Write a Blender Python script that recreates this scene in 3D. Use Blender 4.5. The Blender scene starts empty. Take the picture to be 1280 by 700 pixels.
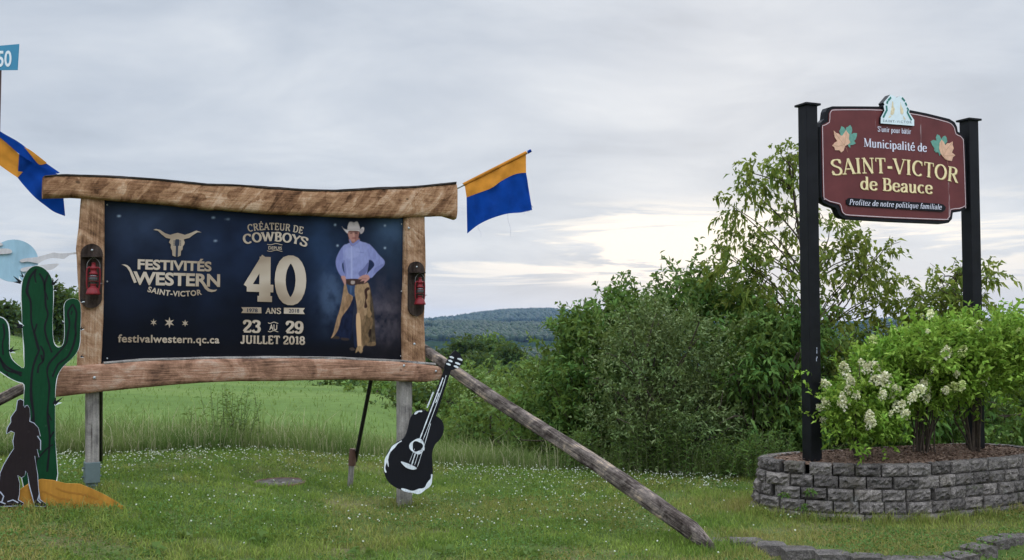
import bpy, bmesh, math, random
import numpy as np
from mathutils import Vector, Matrix

# ------------------------------------------------------------------ camera, light, exposure
R = math.radians
S = bpy.context.scene
COL = S.collection
random.seed(7)
rng = np.random.default_rng(11)
F = 1244.0; CX = 640.0; CY = 350.0; HZ = 405.0; EYE = 1.7
TH = math.atan((HZ - CY) / F)

cd = bpy.data.cameras.new('camera'); cam = bpy.data.objects.new('camera', cd); COL.objects.link(cam)
cam.location = (0, 0, EYE); cam.rotation_euler = (math.pi / 2 + TH, 0, 0)
cd.sensor_width = 36.0; cd.lens = 36.0 * F / 1280.0
cd.clip_start = 0.05; cd.clip_end = 30000
S.camera = cam
S.view_settings.view_transform = 'Standard'; S.view_settings.look = 'None'
S.view_settings.exposure = 0.0; S.view_settings.gamma = 1.0
S.view_settings.use_curve_mapping = False
S.cycles.max_bounces = 6; S.cycles.diffuse_bounces = 3; S.cycles.transmission_bounces = 4
S.cycles.volume_bounces = 0; S.cycles.transparent_max_bounces = 8
S.cycles.use_denoising = True

SUN_AZ, SUN_EL = R(13), R(17)
sd = bpy.data.lights.new('sun', 'SUN'); sun = bpy.data.objects.new('sun', sd); COL.objects.link(sun)
sd.energy = 1.1; sd.angle = R(28); sd.color = (1.0, 0.93, 0.82)
sdir = Vector((math.sin(SUN_AZ) * math.cos(SUN_EL), math.cos(SUN_AZ) * math.cos(SUN_EL), math.sin(SUN_EL)))
sun.rotation_euler = sdir.to_track_quat('Z', 'Y').to_euler(); sun.location = (6, 20, 12)


class NT:
    """small helper round a node tree"""
    def __init__(s, tree): s.t = tree; s.l = tree.links
    def n(s, typ, props=None, **ins):
        nd = s.t.nodes.new(typ)
        for k, v in (props or {}).items(): setattr(nd, k, v)
        for k, v in ins.items():
            k2 = k.replace('_', ' ')
            sock = nd.inputs[int(k[1:])] if (k[0] == 'i' and k[1:].isdigit()) else nd.inputs[k2]
            s.put(sock, v)
        return nd
    def put(s, sock, v):
        if isinstance(v, bpy.types.NodeSocket): s.l.new(v, sock)
        else:
            if hasattr(sock.default_value, '__len__') and isinstance(v, (tuple, list)) and len(v) == 3 and len(sock.default_value) == 4:
                v = (*v, 1.0)
            sock.default_value = v
    def math(s, op, a, b=0.0, c=0.0, clamp=False):
        nd = s.n('ShaderNodeMath', {'operation': op, 'use_clamp': clamp}, i0=a, i1=b, i2=c); return nd.outputs[0]
    def mix(s, fac, a, b, mode='MIX'):
        nd = s.n('ShaderNodeMix', {'data_type': 'RGBA', 'blend_type': mode})
        s.put(nd.inputs[0], fac); s.put(nd.inputs[6], a); s.put(nd.inputs[7], b); return nd.outputs[2]
    def ramp(s, fac, stops):
        nd = s.n('ShaderNodeValToRGB', Fac=fac); e = nd.color_ramp.elements
        while len(e) < len(stops): e.new(0.5)
        for q, (p, c) in zip(e, stops):
            q.position = p; q.color = (*c, 1) if len(c) == 3 else c
        return nd.outputs[0]
    def maprange(s, v, a, b, c=0.0, d=1.0, smooth=True):
        nd = s.n('ShaderNodeMapRange', {'interpolation_type': 'SMOOTHSTEP' if smooth else 'LINEAR'}, Value=v)
        nd.inputs[1].default_value = a; nd.inputs[2].default_value = b; nd.inputs[3].default_value = c; nd.inputs[4].default_value = d
        return nd.outputs[0]
    def noise(s, vec, scale, detail=4, rough=0.55, dist=0.0):
        nd = s.n('ShaderNodeTexNoise', Scale=scale, Detail=detail, Roughness=rough, Distortion=dist)
        if vec is not None: s.l.new(vec, nd.inputs['Vector'])
        return nd.outputs['Fac']
    def mapping(s, vec, scale=(1, 1, 1), rot=(0, 0, 0), loc=(0, 0, 0)):
        nd = s.n('ShaderNodeMapping'); s.l.new(vec, nd.inputs['Vector'])
        nd.inputs['Scale'].default_value = scale; nd.inputs['Rotation'].default_value = rot; nd.inputs['Location'].default_value = loc
        return nd.outputs[0]


# --- overcast evening sky
W = bpy.data.worlds.new('World'); S.world = W; W.use_nodes = True
W.node_tree.nodes.clear(); w = NT(W.node_tree)
tc = w.n('ShaderNodeTexCoord'); dirv = tc.outputs['Generated']
sep = w.n('ShaderNodeSeparateXYZ', Vector=dirv)
zz = w.math('MAXIMUM', sep.outputs[2], 0.0)
den = w.math('ADD', zz, 0.22)
cmb = w.n('ShaderNodeCombineXYZ', X=w.math('DIVIDE', sep.outputs[0], den), Y=w.math('DIVIDE', sep.outputs[1], den), Z=0.0)
pv = cmb.outputs[0]
n1 = w.noise(w.mapping(pv, (1.0, 1.25, 1), (0, 0, 0.25)), 1.5, 7, 0.55, 0.5)
n2 = w.noise(w.mapping(dirv, (1.0, 1.0, 3.4), (0, 0.12, 0), (3.1, 1.7, 0)), 2.6, 6, 0.58, 0.5)
nn = w.math('ADD', w.math('MULTIPLY', n1, 0.6), w.math('MULTIPLY', n2, 0.4))
cloud = w.ramp(nn, [(0.36, (0.47, 0.525, 0.61)), (0.47, (0.565, 0.625, 0.715)), (0.55, (0.64, 0.695, 0.775)), (0.65, (0.75, 0.795, 0.855))])
# bright breaks in the cloud low in the sky towards the sun
lowmask = w.maprange(w.math('ABSOLUTE', w.math('SUBTRACT', sep.outputs[2], 0.072)), 0.012, 0.062, 1.0, 0.0)
azd = w.n('ShaderNodeVectorMath', {'operation': 'DOT_PRODUCT'}); w.l.new(dirv, azd.inputs[0])
azd.inputs[1].default_value = (math.sin(R(11)) * math.cos(R(4)), math.cos(R(11)) * math.cos(R(4)), math.sin(R(4)))
glow = w.maprange(azd.outputs['Value'], 0.90, 0.999, 0.0, 1.0)
n3 = w.noise(w.mapping(dirv, (3.0, 3.0, 30.0), (0, 0, 0), (0.6, 0.2, 0.35)), 1.7, 6, 0.6, 0.5)
brk = w.maprange(n3, 0.49, 0.60, 0.0, 1.0)
brk2 = w.maprange(n3, 0.40, 0.52, 0.0, 1.0)
core = w.maprange(azd.outputs['Value'], 0.985, 0.9995, 0.0, 1.0)
lit = w.math('MULTIPLY', lowmask, w.math('ADD', w.math('MULTIPLY', brk, w.math('ADD', w.math('MULTIPLY', glow, 0.75), 0.22)), w.math('MULTIPLY', brk2, w.math('MULTIPLY', core, 1.5))), clamp=True)
cloud2 = w.mix(lit, cloud, (1.06, 1.0, 0.92))
hz = w.maprange(sep.outputs[2], -0.01, 0.10, 0.5, 0.0)
cloud3 = w.mix(hz, cloud2, (0.70, 0.745, 0.81))
# an overcast sky is brightest overhead
zen = w.maprange(sep.outputs[2], 0.30, 0.80, 1.0, 3.7)
back = w.maprange(sep.outputs[1], -0.75, 0.1, 1.55, 1.0)
cl4 = w.n('ShaderNodeVectorMath', {'operation': 'SCALE'}); w.l.new(cloud3, cl4.inputs[0]); w.l.new(w.math('MULTIPLY', zen, back), cl4.inputs['Scale'])
sky = w.n('ShaderNodeTexSky', {'sky_type': 'NISHITA', 'sun_disc': False, 'sun_elevation': SUN_EL, 'sun_rotation': SUN_AZ})
bg1 = w.n('ShaderNodeBackground', Color=sky.outputs[0], Strength=0.08)
bg2 = w.n('ShaderNodeBackground', Color=cl4.outputs[0], Strength=1.0)
mx = w.n('ShaderNodeMixShader', Fac=0.93); w.l.new(bg1.outputs[0], mx.inputs[1]); w.l.new(bg2.outputs[0], mx.inputs[2])
wo = w.n('ShaderNodeOutputWorld'); w.l.new(mx.outputs[0], wo.inputs[0])

# ------------------------------------------------------------------ geometry helpers
CT, ST = math.cos(TH), math.sin(TH)
def ray(px, py):
    a = (px - CX) / F; b = (CY - py) / F
    return (a, CT - b * ST, ST + b * CT)
def at(px, py, y):
    d = ray(px, py); t = y / d[1]
    return Vector((d[0] * t, y, EYE + d[2] * t))
def project(P):
    P = np.asarray(P, float); x = P[:, 0]; y = P[:, 1]; z = P[:, 2] - EYE
    dep = y * CT + z * ST; up = -y * ST + z * CT
    return CX + F * x / dep, CY - F * up / dep
def sstep(t):
    t = np.clip(t, 0, 1); return t * t * (3 - 2 * t)
def hash2(ix, iy, seed=0):
    h = np.sin(ix * 127.1 + iy * 311.7 + seed * 74.7) * 43758.5453
    return h - np.floor(h)
def vnoise(x, y, seed=0):
    ix = np.floor(x); iy = np.floor(y); fx = sstep(x - ix); fy = sstep(y - iy)
    a = hash2(ix, iy, seed); b = hash2(ix + 1, iy, seed); c = hash2(ix, iy + 1, seed); d = hash2(ix + 1, iy + 1, seed)
    return (a * (1 - fx) + b * fx) * (1 - fy) + (c * (1 - fx) + d * fx) * fy
def fbm(x, y, seed=0, o=4):
    s = 0; a = 0.5; t = 0
    for k in range(o):
        s = s + a * vnoise(x * 2 ** k, y * 2 ** k, seed + k); t += a; a *= 0.5
    return s / t

_PA = [-600, 0, 80, 300, 565, 700, 1280, 1900]
_AA = [-0.006, -0.002, 0.010, 0.027, 0.039, 0.05, 0.06, 0.06]
_PR = [-200, 0, 200, 480, 640, 900, 1280]
_RR = [9.8, 9.8, 10.0, 12.0, 11.6, 10.9, 11.2]
def edge_r(px): return np.interp(px, _PR, _RR)
def gz(x, y):
    x = np.asarray(x, float); y = np.asarray(y, float)
    px = CX + F * x / np.maximum(y, 0.5)
    a = np.interp(px, _PA, _AA); r0 = edge_r(px)
    z0 = 0.375 * sstep((-0.8 - x) / 2.8)
    d = np.maximum(y, 0.0)
    zf = z0 - a * np.clip(d - r0, 0, 130)
    t1 = sstep((d - 140) / 260); zf = zf * (1 - t1) + (-42) * t1
    ridge1 = 43 * np.exp(-((d - 2600) / 620.0) ** 2) * (0.9 + 0.16 * (fbm(px / 70 + 5, d / 900, 3) - 0.5))
    prof = np.interp(px, [200, 450, 530, 570, 610, 640, 690, 760, 1000, 1110, 1280, 1500], [6, 8, 11, 26, 49, 61, 62, 40, 16, 16, 10, 8])
    ridge2 = (prof + 42) * sstep((d - 3100) / 2000) * (1 + 0.02 * (fbm(px / 40, d / 700, 9) - 0.5))
    zf = zf + np.where(d > 900, np.maximum(ridge1 * sstep((d - 1300) / 500), ridge2), 0)
    # lower strip of ground in front of the stone edging
    ye = np.interp(x, [1.756, 1.954, 2.164, 2.375, 2.6, 2.82, 3.04, 3.29, 3.55, 3.80, 4.04, 5.5], [7.89, 7.69, 7.50, 7.37, 7.27, 7.18, 7.17, 7.32, 7.58, 7.83, 7.95, 8.1])
    lo = sstep((ye - 0.03 - y) / 0.09) * sstep((x - 1.80) / 0.2)
    fl = sstep((0.55 - np.hypot(x + 2.245, y - 9.68)) / 0.28); zf = zf * (1 - fl) + 0.165 * fl   # level spot round the utility cover
    return zf - 0.085 * lo * (d < 9)
def gz1(x, y): return float(gz(np.array([x]), np.array([y]))[0])

def np_mesh(name, V, Fc, mats, parent=None, colors=None, smooth=False, mi=None):
    V = np.asarray(V, np.float32).reshape(-1, 3); Fc = np.asarray(Fc, np.int32); k = Fc.shape[1]; M = len(Fc)
    me = bpy.data.meshes.new(name)
    me.vertices.add(len(V)); me.vertices.foreach_set('co', V.ravel())
    me.loops.add(M * k); me.loops.foreach_set('vertex_index', Fc.ravel())
    me.polygons.add(M); me.polygons.foreach_set('loop_start', np.arange(0, M * k, k, dtype=np.int32))
    try: me.polygons.foreach_set('loop_total', np.full(M, k, np.int32))
    except Exception: pass
    if mi is not None: me.polygons.foreach_set('material_index', np.asarray(mi, np.int32))
    if smooth: me.polygons.foreach_set('use_smooth', np.ones(M, bool))
    me.update(calc_edges=True)
    if colors is not None:
        at_ = me.attributes.new('Col', 'FLOAT_COLOR', 'POINT')
        c = np.ones((len(V), 4), np.float32); c[:, :3] = colors; at_.data.foreach_set('color', c.ravel())
    return link(name, me, mats, parent)
def link(name, me, mats, parent=None):
    for m in (mats if isinstance(mats, (list, tuple)) else [mats]): me.materials.append(m)
    o = bpy.data.objects.new(name, me); COL.objects.link(o)
    if parent is not None: o.parent = parent
    return o
def tag(o, label=None, cat=None, group=None, kind=None):
    if label: o['label'] = label
    if cat: o['category'] = cat
    if group: o['group'] = group
    if kind: o['kind'] = kind
    return o
def empty(name, loc, rz=0.0):
    o = bpy.data.objects.new(name, None); COL.objects.link(o)
    o.location = loc; o.rotation_euler = (0, 0, rz); o.empty_display_size = 0.2
    return o
def copy_tree(o, parent=None):
    c = o.copy(); COL.objects.link(c)
    if parent is not None: c.parent = parent
    for ch in list(o.children): copy_tree(ch, c)
    return c

class MB:
    """collects polygons and makes ONE mesh object"""
    def __init__(s): s.v = []; s.f = []; s.m = []; s.sm = []
    def add(s, V, Fc, mi=0, smooth=False):
        b = len(s.v); s.v += [tuple(p) for p in V]
        for f in Fc: s.f.append([b + i for i in f]); s.m.append(mi); s.sm.append(smooth)
    def box(s, c, h, rot=None, mi=0, bev=0.0):
        cx, cy, cz = c; hx, hy, hz = h
        if bev <= 0:
            V = [Vector((sx * hx, sy * hy, sz * hz)) for sx in (-1, 1) for sy in (-1, 1) for sz in (-1, 1)]
            Fc = [(0, 1, 3, 2), (4, 6, 7, 5), (0, 4, 5, 1), (2, 3, 7, 6), (0, 2, 6, 4), (1, 5, 7, 3)]
        else:
            bm = bmesh.new(); bmesh.ops.create_cube(bm, size=2)
            for q in bm.verts: q.co = Vector((q.co.x * hx, q.co.y * hy, q.co.z * hz))
            bmesh.ops.bevel(bm, geom=list(bm.edges), offset=bev, segments=2, affect='EDGES', profile=0.5)
            bm.verts.index_update(); V = [q.co.copy() for q in bm.verts]; Fc = [[q.index for q in f.verts] for f in bm.faces]; bm.free()
        if rot is not None: V = [rot @ p for p in V]
        s.add([(p.x + cx, p.y + cy, p.z + cz) for p in V], Fc, mi)
    def tube(s, pts, rad, seg=8, mi=0, cap=True):
        pts = [Vector(p) for p in pts]; n = len(pts)
        rad = [rad] * n if not isinstance(rad, (list, tuple)) else rad
        V = []; prev = None
        for i, p in enumerate(pts):
            t = (pts[min(i + 1, n - 1)] - pts[max(i - 1, 0)]).normalized()
            if prev is None:
                a = Vector((0, 0, 1)) if abs(t.z) < 0.9 else Vector((1, 0, 0)); prev = t.cross(a).normalized()
            x = (prev - t * prev.dot(t)).normalized(); prev = x; y = t.cross(x)
            for k in range(seg):
                an = 2 * math.pi * k / seg; V.append(p + (x * math.cos(an) + y * math.sin(an)) * rad[i])
        Fc = [(i * seg + k, i * seg + (k + 1) % seg, (i + 1) * seg + (k + 1) % seg, (i + 1) * seg + k) for i in range(n - 1) for k in range(seg)]
        s.add(V, Fc, mi, True)
        if cap: s.add(V[:seg], [list(range(seg))[::-1]], mi); s.add(V[-seg:], [list(range(seg))], mi)
    def lathe(s, prof, c=(0, 0, 0), seg=20, mi=0):
        V = []; n = len(prof)
        for r, z in prof:
            for k in range(seg):
                a = 2 * math.pi * k / seg; V.append((c[0] + r * math.cos(a), c[1] + r * math.sin(a), c[2] + z))
        Fc = [(i * seg + k, i * seg + (k + 1) % seg, (i + 1) * seg + (k + 1) % seg, (i + 1) * seg + k) for i in range(n - 1) for k in range(seg)]
        s.add(V, Fc, mi, True)
    def prism(s, uv, y0, y1, mi=0, ms=None):
        """outline in x,z extruded between y0 (front) and y1 (back)"""
        n = len(uv); ar = sum(uv[i][0] * uv[(i + 1) % n][1] - uv[(i + 1) % n][0] * uv[i][1] for i in range(n))
        if ar < 0: uv = uv[::-1]
        ms = mi if ms is None else ms
        s.add([(u, y0, v) for u, v in uv], [list(range(n))], mi)
        s.add([(u, y1, v) for u, v in uv], [list(range(n))[::-1]], ms)
        V = [(u, y0, v) for u, v in uv] + [(u, y1, v) for u, v in uv]
        s.add(V, [(i, n + i, n + (i + 1) % n, (i + 1) % n) for i in range(n)], ms)
    def ribbon(s, uv, wd, y, mi=0, closed=False):
        """flat painted stroke in the x,z plane at depth y"""
        n = len(uv); wd = [wd] * n if not isinstance(wd, (list, tuple)) else wd; V = []
        for i in range(n):
            a = uv[(i - 1) % n] if closed else uv[max(i - 1, 0)]; b = uv[(i + 1) % n] if closed else uv[min(i + 1, n - 1)]
            dx, dz = b[0] - a[0], b[1] - a[1]; L = math.hypot(dx, dz) or 1; nx, nz = -dz / L, dx / L
            V += [(uv[i][0] + nx * wd[i] / 2, y, uv[i][1] + nz * wd[i] / 2), (uv[i][0] - nx * wd[i] / 2, y, uv[i][1] - nz * wd[i] / 2)]
        m = n if closed else n - 1
        s.add(V, [(2 * i, 2 * i + 1, 2 * ((i + 1) % n) + 1, 2 * ((i + 1) % n)) for i in range(m)], mi)
    def build(s, name, mats, parent=None):
        me = bpy.data.meshes.new(name); me.from_pydata(s.v, [], s.f)
        me.polygons.foreach_set('material_index', s.m); me.polygons.foreach_set('use_smooth', s.sm); me.update()
        return link(name, me, mats, parent)

def cr(pts, n=6, closed=False):
    """Catmull-Rom through 2D or 3D points"""
    P = [np.array(p, float) for p in pts]; m = len(P); out = []
    rngi = range(m) if closed else range(m - 1)
    for i in rngi:
        p0 = P[(i - 1) % m] if closed or i > 0 else P[0]; p1 = P[i]; p2 = P[(i + 1) % m]
        p3 = P[(i + 2) % m] if closed or i + 2 < m else P[-1]
        for k in range(n):
            t = k / n
            out.append(tuple(0.5 * ((2 * p1) + (-p0 + p2) * t + (2 * p0 - 5 * p1 + 4 * p2 - p3) * t * t + (-p0 + 3 * p1 - 3 * p2 + p3) * t ** 3)))
    if not closed: out.append(tuple(P[-1]))
    return out

class Plane:
    """a thing's own upright plane: local x runs along it, -y faces its front, z is up from its base"""
    def __init__(s, p0, yaw, zb): s.p0 = p0; s.yaw = yaw; s.zb = zb; s.u = (math.cos(yaw), math.sin(yaw)); s.n = (math.sin(yaw), -math.cos(yaw))
    def uv(s, px, py, off=0.0):
        d = ray(px, py); dn = d[0] * s.n[0] + d[1] * s.n[1]
        t = (off + s.p0[0] * s.n[0] + s.p0[1] * s.n[1]) / dn
        x = d[0] * t - s.p0[0]; y = d[1] * t - s.p0[1]
        return (x * s.u[0] + y * s.u[1], EYE + d[2] * t - s.zb)
    def pts(s, P, off=0.0): return [s.uv(p[0], p[1], off) for p in P]
    def root(s, name): return empty(name, (s.p0[0], s.p0[1], s.zb), s.yaw)
    def world(s, u, off, v): return Vector((s.p0[0] + u * s.u[0] + off * s.n[0], s.p0[1] + u * s.u[1] + off * s.n[1], s.zb + v))
    def local(s, P):
        x, y = P[0] - s.p0[0], P[1] - s.p0[1]
        return Vector((x * s.u[0] + y * s.u[1], -(x * s.n[0] + y * s.n[1]), P[2] - s.zb))
def plane_at(px, y, yaw, zb=None):
    x = (px - CX) / F * y / 1.0
    return Plane((x, y), yaw, gz1(x, y) if zb is None else zb)
def zc(P, sc, ox, oy): return [(ox + x / sc, oy + y / sc) for x, y in P]

def loft(mb, st, A, B, ex=2.6, seg=14, amp=0.0, fr=6.0, seed=0, mi=0):
    """st centres, A and B half-axis vectors at each station; superellipse section with uneven hewn surface"""
    V = []; n = len(st); L = 0
    for i in range(n):
        if i: L += (Vector(st[i]) - Vector(st[i - 1])).length
        for k in range(seg):
            an = 2 * math.pi * k / seg; c, q = math.cos(an), math.sin(an)
            a = math.copysign(abs(c) ** (2 / ex), c); b = math.copysign(abs(q) ** (2 / ex), q)
            j = 1 + amp * (float(fbm(np.array([L * fr]), np.array([k * 0.9]), seed)[0]) - 0.5) * 2
            V.append(Vector(st[i]) + (Vector(A[i]) * a + Vector(B[i]) * b) * j)
    Fc = [(i * seg + k, i * seg + (k + 1) % seg, (i + 1) * seg + (k + 1) % seg, (i + 1) * seg + k) for i in range(n - 1) for k in range(seg)]
    mb.add(V, Fc, mi, True)
    mb.add(V[:seg], [list(range(seg))[::-1]], mi); mb.add(V[-seg:], [list(range(seg))], mi)

# ------------------------------------------------------------------ materials
def newmat(name):
    m = bpy.data.materials.new(name); m.use_nodes = True; m.node_tree.nodes.clear(); t = NT(m.node_tree)
    out = t.n('ShaderNodeOutputMaterial'); return m, t, out
def principled(t, out, col, rough=0.7, spec=0.3, metal=0.0, bump=None, bstr=0.3, bdist=0.01, extra=None):
    b = t.n('ShaderNodeBsdfPrincipled'); t.put(b.inputs['Base Color'], col); t.put(b.inputs['Roughness'], rough)
    b.inputs['Specular IOR Level'].default_value = spec; b.inputs['Metallic'].default_value = metal
    if bump is not None:
        bn = t.n('ShaderNodeBump', Strength=bstr, Distance=bdist); t.l.new(bump, bn.inputs['Height']); t.l.new(bn.outputs[0], b.inputs['Normal'])
    t.l.new(b.outputs[0], out.inputs[0]); return b
def obj_co(t): return t.n('ShaderNodeTexCoord').outputs['Object']
def plain(name, col, rough=0.6, spec=0.3, metal=0.0, var=0.12, scale=14.0, bstr=0.15):
    m, t, o = newmat(name); co = obj_co(t); n = t.noise(co, scale, 5, 0.6)
    f = t.maprange(n, 0.3, 0.7, 1 - var, 1 + var, False)
    v = t.n('ShaderNodeVectorMath', {'operation': 'SCALE'}); v.inputs[0].default_value = col; t.l.new(f, v.inputs['Scale'])
    fine = t.noise(co, scale * 6, 3, 0.6)
    principled(t, o, v.outputs[0], t.maprange(n, 0.3, 0.7, max(rough - 0.12, 0), min(rough + 0.12, 1), False), spec, metal, fine, bstr, 0.003)
    return m
def painted(name, col, worn=(0.3, 0.27, 0.22), amt=0.0, rough=0.5, var=0.1, scale=9.0):
    """brushed-on paint on plywood, with brush streaks and a little wear"""
    m, t, o = newmat(name); co = obj_co(t)
    st = t.noise(t.mapping(co, (6, 6, 1.2)), scale, 4, 0.6); bl = t.noise(co, 3.5, 4, 0.6)
    f = t.math('ADD', t.maprange(st, 0.3, 0.7, 1 - var, 1 + var, False), t.maprange(bl, 0.3, 0.7, -var, var, False))
    v = t.n('ShaderNodeVectorMath', {'operation': 'SCALE'}); v.inputs[0].default_value = col; t.l.new(f, v.inputs['Scale'])
    c = v.outputs[0]
    if amt > 0:
        wn = t.noise(co, 22, 6, 0.7); c = t.mix(t.maprange(wn, 0.66 - amt * 0.1, 0.72, 0, amt), c, worn)
    principled(t, o, c, rough, 0.12, 0, st, 0.12, 0.004); return m
def leafmat(name, cols, trans=0.35, rough=0.6, spec=0.12):
    m, t, o = newmat(name); g = t.n('ShaderNodeNewGeometry')
    n = len(cols); c = t.ramp(g.outputs['Random Per Island'], [(i / (n - 1), q) for i, q in enumerate(cols)])
    hs = t.noise(t.n('ShaderNodeTexCoord').outputs['Object'], 1.6, 3)
    hsv = t.n('ShaderNodeHueSaturation', Color=c, Value=t.maprange(hs, 0.3, 0.7, 0.8, 1.2), Saturation=1.0, Hue=t.maprange(hs, 0.3, 0.7, 0.485, 0.512))
    c = hsv.outputs[0]
    b = t.n('ShaderNodeBsdfPrincipled', Base_Color=c, Roughness=rough); b.inputs['Specular IOR Level'].default_value = spec
    tl = t.n('ShaderNodeBsdfTranslucent', Color=t.mix(0.45, c, (0.30, 0.36, 0.06), 'MIX'))
    ms = t.n('ShaderNodeMixShader', Fac=trans); t.l.new(b.outputs[0], ms.inputs[1]); t.l.new(tl.outputs[0], ms.inputs[2]); t.l.new(ms.outputs[0], o.inputs[0])
    return m
def attrmat(name, trans=0.25, rough=0.7, spec=0.04):
    m, t, o = newmat(name); c = t.n('ShaderNodeAttribute', {'attribute_name': 'Col'}).outputs['Color']
    b = t.n('ShaderNodeBsdfPrincipled', Base_Color=c, Roughness=rough); b.inputs['Specular IOR Level'].default_value = spec
    if trans > 0:
        tl = t.n('ShaderNodeBsdfTranslucent', Color=c)
        ms = t.n('ShaderNodeMixShader', Fac=trans); t.l.new(b.outputs[0], ms.inputs[1]); t.l.new(tl.outputs[0], ms.inputs[2]); t.l.new(ms.outputs[0], o.inputs[0])
    else: t.l.new(b.outputs[0], o.inputs[0])
    return m
def wood(name, axis, cols, hewn=0.0, crack=0.5, sapwood=0.0):
    """weathered timber: grain along `axis`, hewn = slanting axe and saw marks across it"""
    m, t, o = newmat(name); co = obj_co(t)
    gs = [16, 16, 16]; gs['xyz'.index(axis)] = 0.9
    g = t.noise(t.mapping(co, tuple(gs)), 4.6, 8, 0.68, 0.25)
    bl = t.noise(co, 5.5, 7, 0.64, 0.6)
    v = t.math('ADD', t.math('MULTIPLY', g, 0.42), t.math('MULTIPLY', bl, 0.58))
    bump = t.math('ADD', g, t.math('MULTIPLY', bl, 0.6))
    if hewn > 0:
        hw = t.noise(t.mapping(t.mapping(co, (1, 1, 1), (0, 0.85 if axis == 'x' else -0.7, 0)), (2.2, 4, 8.5)), 1.5, 7, 0.68, 0.9)
        v = t.math('ADD', t.math('MULTIPLY', v, 1 - 0.45 * hewn), t.math('MULTIPLY', hw, 0.45 * hewn))
        fc = t.n('ShaderNodeTexVoronoi', Scale=1.9); wv_ = t.n('ShaderNodeVectorMath', {'operation': 'ADD'}); t.l.new(t.mapping(t.mapping(co, (1, 1, 1), (0, 0.85 if axis == 'x' else -0.7, 0)), (2.0, 1.0, 6.5)), wv_.inputs[0])
        nz = t.n('ShaderNodeTexNoise', Scale=9.0, Detail=5.0); t.l.new(co, nz.inputs['Vector']); sc_ = t.n('ShaderNodeVectorMath', {'operation': 'SCALE'}); t.l.new(nz.outputs['Color'], sc_.inputs[0]); sc_.inputs['Scale'].default_value = 0.55; t.l.new(sc_.outputs[0], wv_.inputs[1]); t.l.new(wv_.outputs[0], fc.inputs['Vector'])
        sp_ = t.n('ShaderNodeSeparateColor'); t.l.new(fc.outputs['Color'], sp_.inputs[0])
        v = t.math('ADD', v, t.math('MULTIPLY', t.math('SUBTRACT', sp_.outputs[0], 0.5), 0.105 * hewn))
        bump = t.math('ADD', t.math('ADD', t.math('MULTIPLY', bump, 0.6), t.math('MULTIPLY', hw, 1.2)), t.math('MULTIPLY', sp_.outputs[0], 0.9))
    n = len(cols); c = t.ramp(v, [(0.375 + 0.245 * i / (n - 1), q) for i, q in enumerate(cols)])
    cs = [34, 34, 34]; cs['xyz'.index(axis)] = 1.6
    ck = t.noise(t.mapping(co, tuple(cs), (0, 0, 0), (2, 5, 1)), 1.3, 7, 0.7, 0.2)
    c = t.mix(t.math('MULTIPLY', t.maprange(ck, 0.60, 0.645), crack), c, (0.035, 0.026, 0.02))
    vo = t.n('ShaderNodeTexVoronoi', Scale=4.2); t.l.new(t.mapping(co, (1, 1, 1.4)), vo.inputs['Vector'])
    c = t.mix(t.maprange(vo.outputs['Distance'], 0.05, 0.10, 0.75, 0.0), c, (0.055, 0.034, 0.022))
    fib = t.noise(co, 90, 3, 0.6); c = t.mix(0.25, c, t.ramp(fib, [(0.3, (0.25, 0.25, 0.25)), (0.7, (0.85, 0.85, 0.85))]), 'OVERLAY')
    principled(t, o, c, 0.9, 0.04, 0, t.math('ADD', bump, t.math('MULTIPLY', ck, -0.5)), 0.55, 0.02); return m

M = {}
M['hewn'] = wood('hewn_timber', 'x', [(0.06, 0.030, 0.017), (0.21, 0.105, 0.056), (0.38, 0.215, 0.120), (0.55, 0.37, 0.25)], 0.95, 0.35)
M['beam'] = wood('reddish_timber', 'x', [(0.075, 0.042, 0.030), (0.22, 0.118, 0.076), (0.37, 0.205, 0.135), (0.46, 0.32, 0.24)], 0.0, 0.6)
M['post'] = wood('post_timber', 'z', [(0.08, 0.043, 0.026), (0.24, 0.130, 0.072), (0.40, 0.240, 0.145), (0.54, 0.39, 0.28)], 0.7, 0.35)
M['grey'] = wood('grey_timber', 'z', [(0.10, 0.09, 0.085), (0.21, 0.19, 0.175), (0.30, 0.275, 0.25), (0.38, 0.345, 0.31)], 0.0, 0.6)
M['log'] = wood('silvered_log', 'x', [(0.010, 0.008, 0.007), (0.060, 0.047, 0.041), (0.175, 0.145, 0.128), (0.44, 0.33, 0.23)], 0.25, 1.0)
M['plaque'] = wood('dark_board', 'z', [(0.02, 0.014, 0.012), (0.05, 0.036, 0.03), (0.085, 0.062, 0.052)], 0.0, 0.4)
M['black_steel'] = plain('black_steel', (0.007, 0.007, 0.009), 0.42, 0.16, 0, 0.5, 6)
M['dark_steel'] = plain('dark_steel', (0.016, 0.014, 0.014), 0.6, 0.2)
M['rust'] = plain('rusty_steel', (0.10, 0.05, 0.035), 0.7, 0.3, 0, 0.3)
M['grey_paint'] = plain('grey_painted_steel', (0.11, 0.145, 0.145), 0.5, 0.2)
M['galv'] = plain('galvanised_steel', (0.42, 0.43, 0.43), 0.45, 0.5, 0.4, 0.2, 20)
M['red'] = plain('red_enamel', (0.165, 0.011, 0.015), 0.5, 0.25, 0, 0.2, 30)
M['wire'] = plain('wire', (0.20, 0.19, 0.18), 0.4, 0.5, 0.6)
M['cactus'] = painted('green_paint', (0.005, 0.045, 0.017), (0.10, 0.16, 0.10), 0.25, 0.45, 0.12)
M['white_edge'] = painted('white_edge_paint', (0.62, 0.64, 0.64), (0.3, 0.28, 0.25), 0.4)
M['black_paint'] = painted('black_paint', (0.010, 0.010, 0.013), (0.08, 0.08, 0.08), 0.2, 0.5)
M['coyote'] = painted('brown_black_paint', (0.019, 0.013, 0.014), (0.07, 0.06, 0.06), 0.25, 0.6)
M['lav'] = painted('pale_lavender_paint', (0.40, 0.42, 0.50), (0.2, 0.2, 0.2), 0.3)
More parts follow.
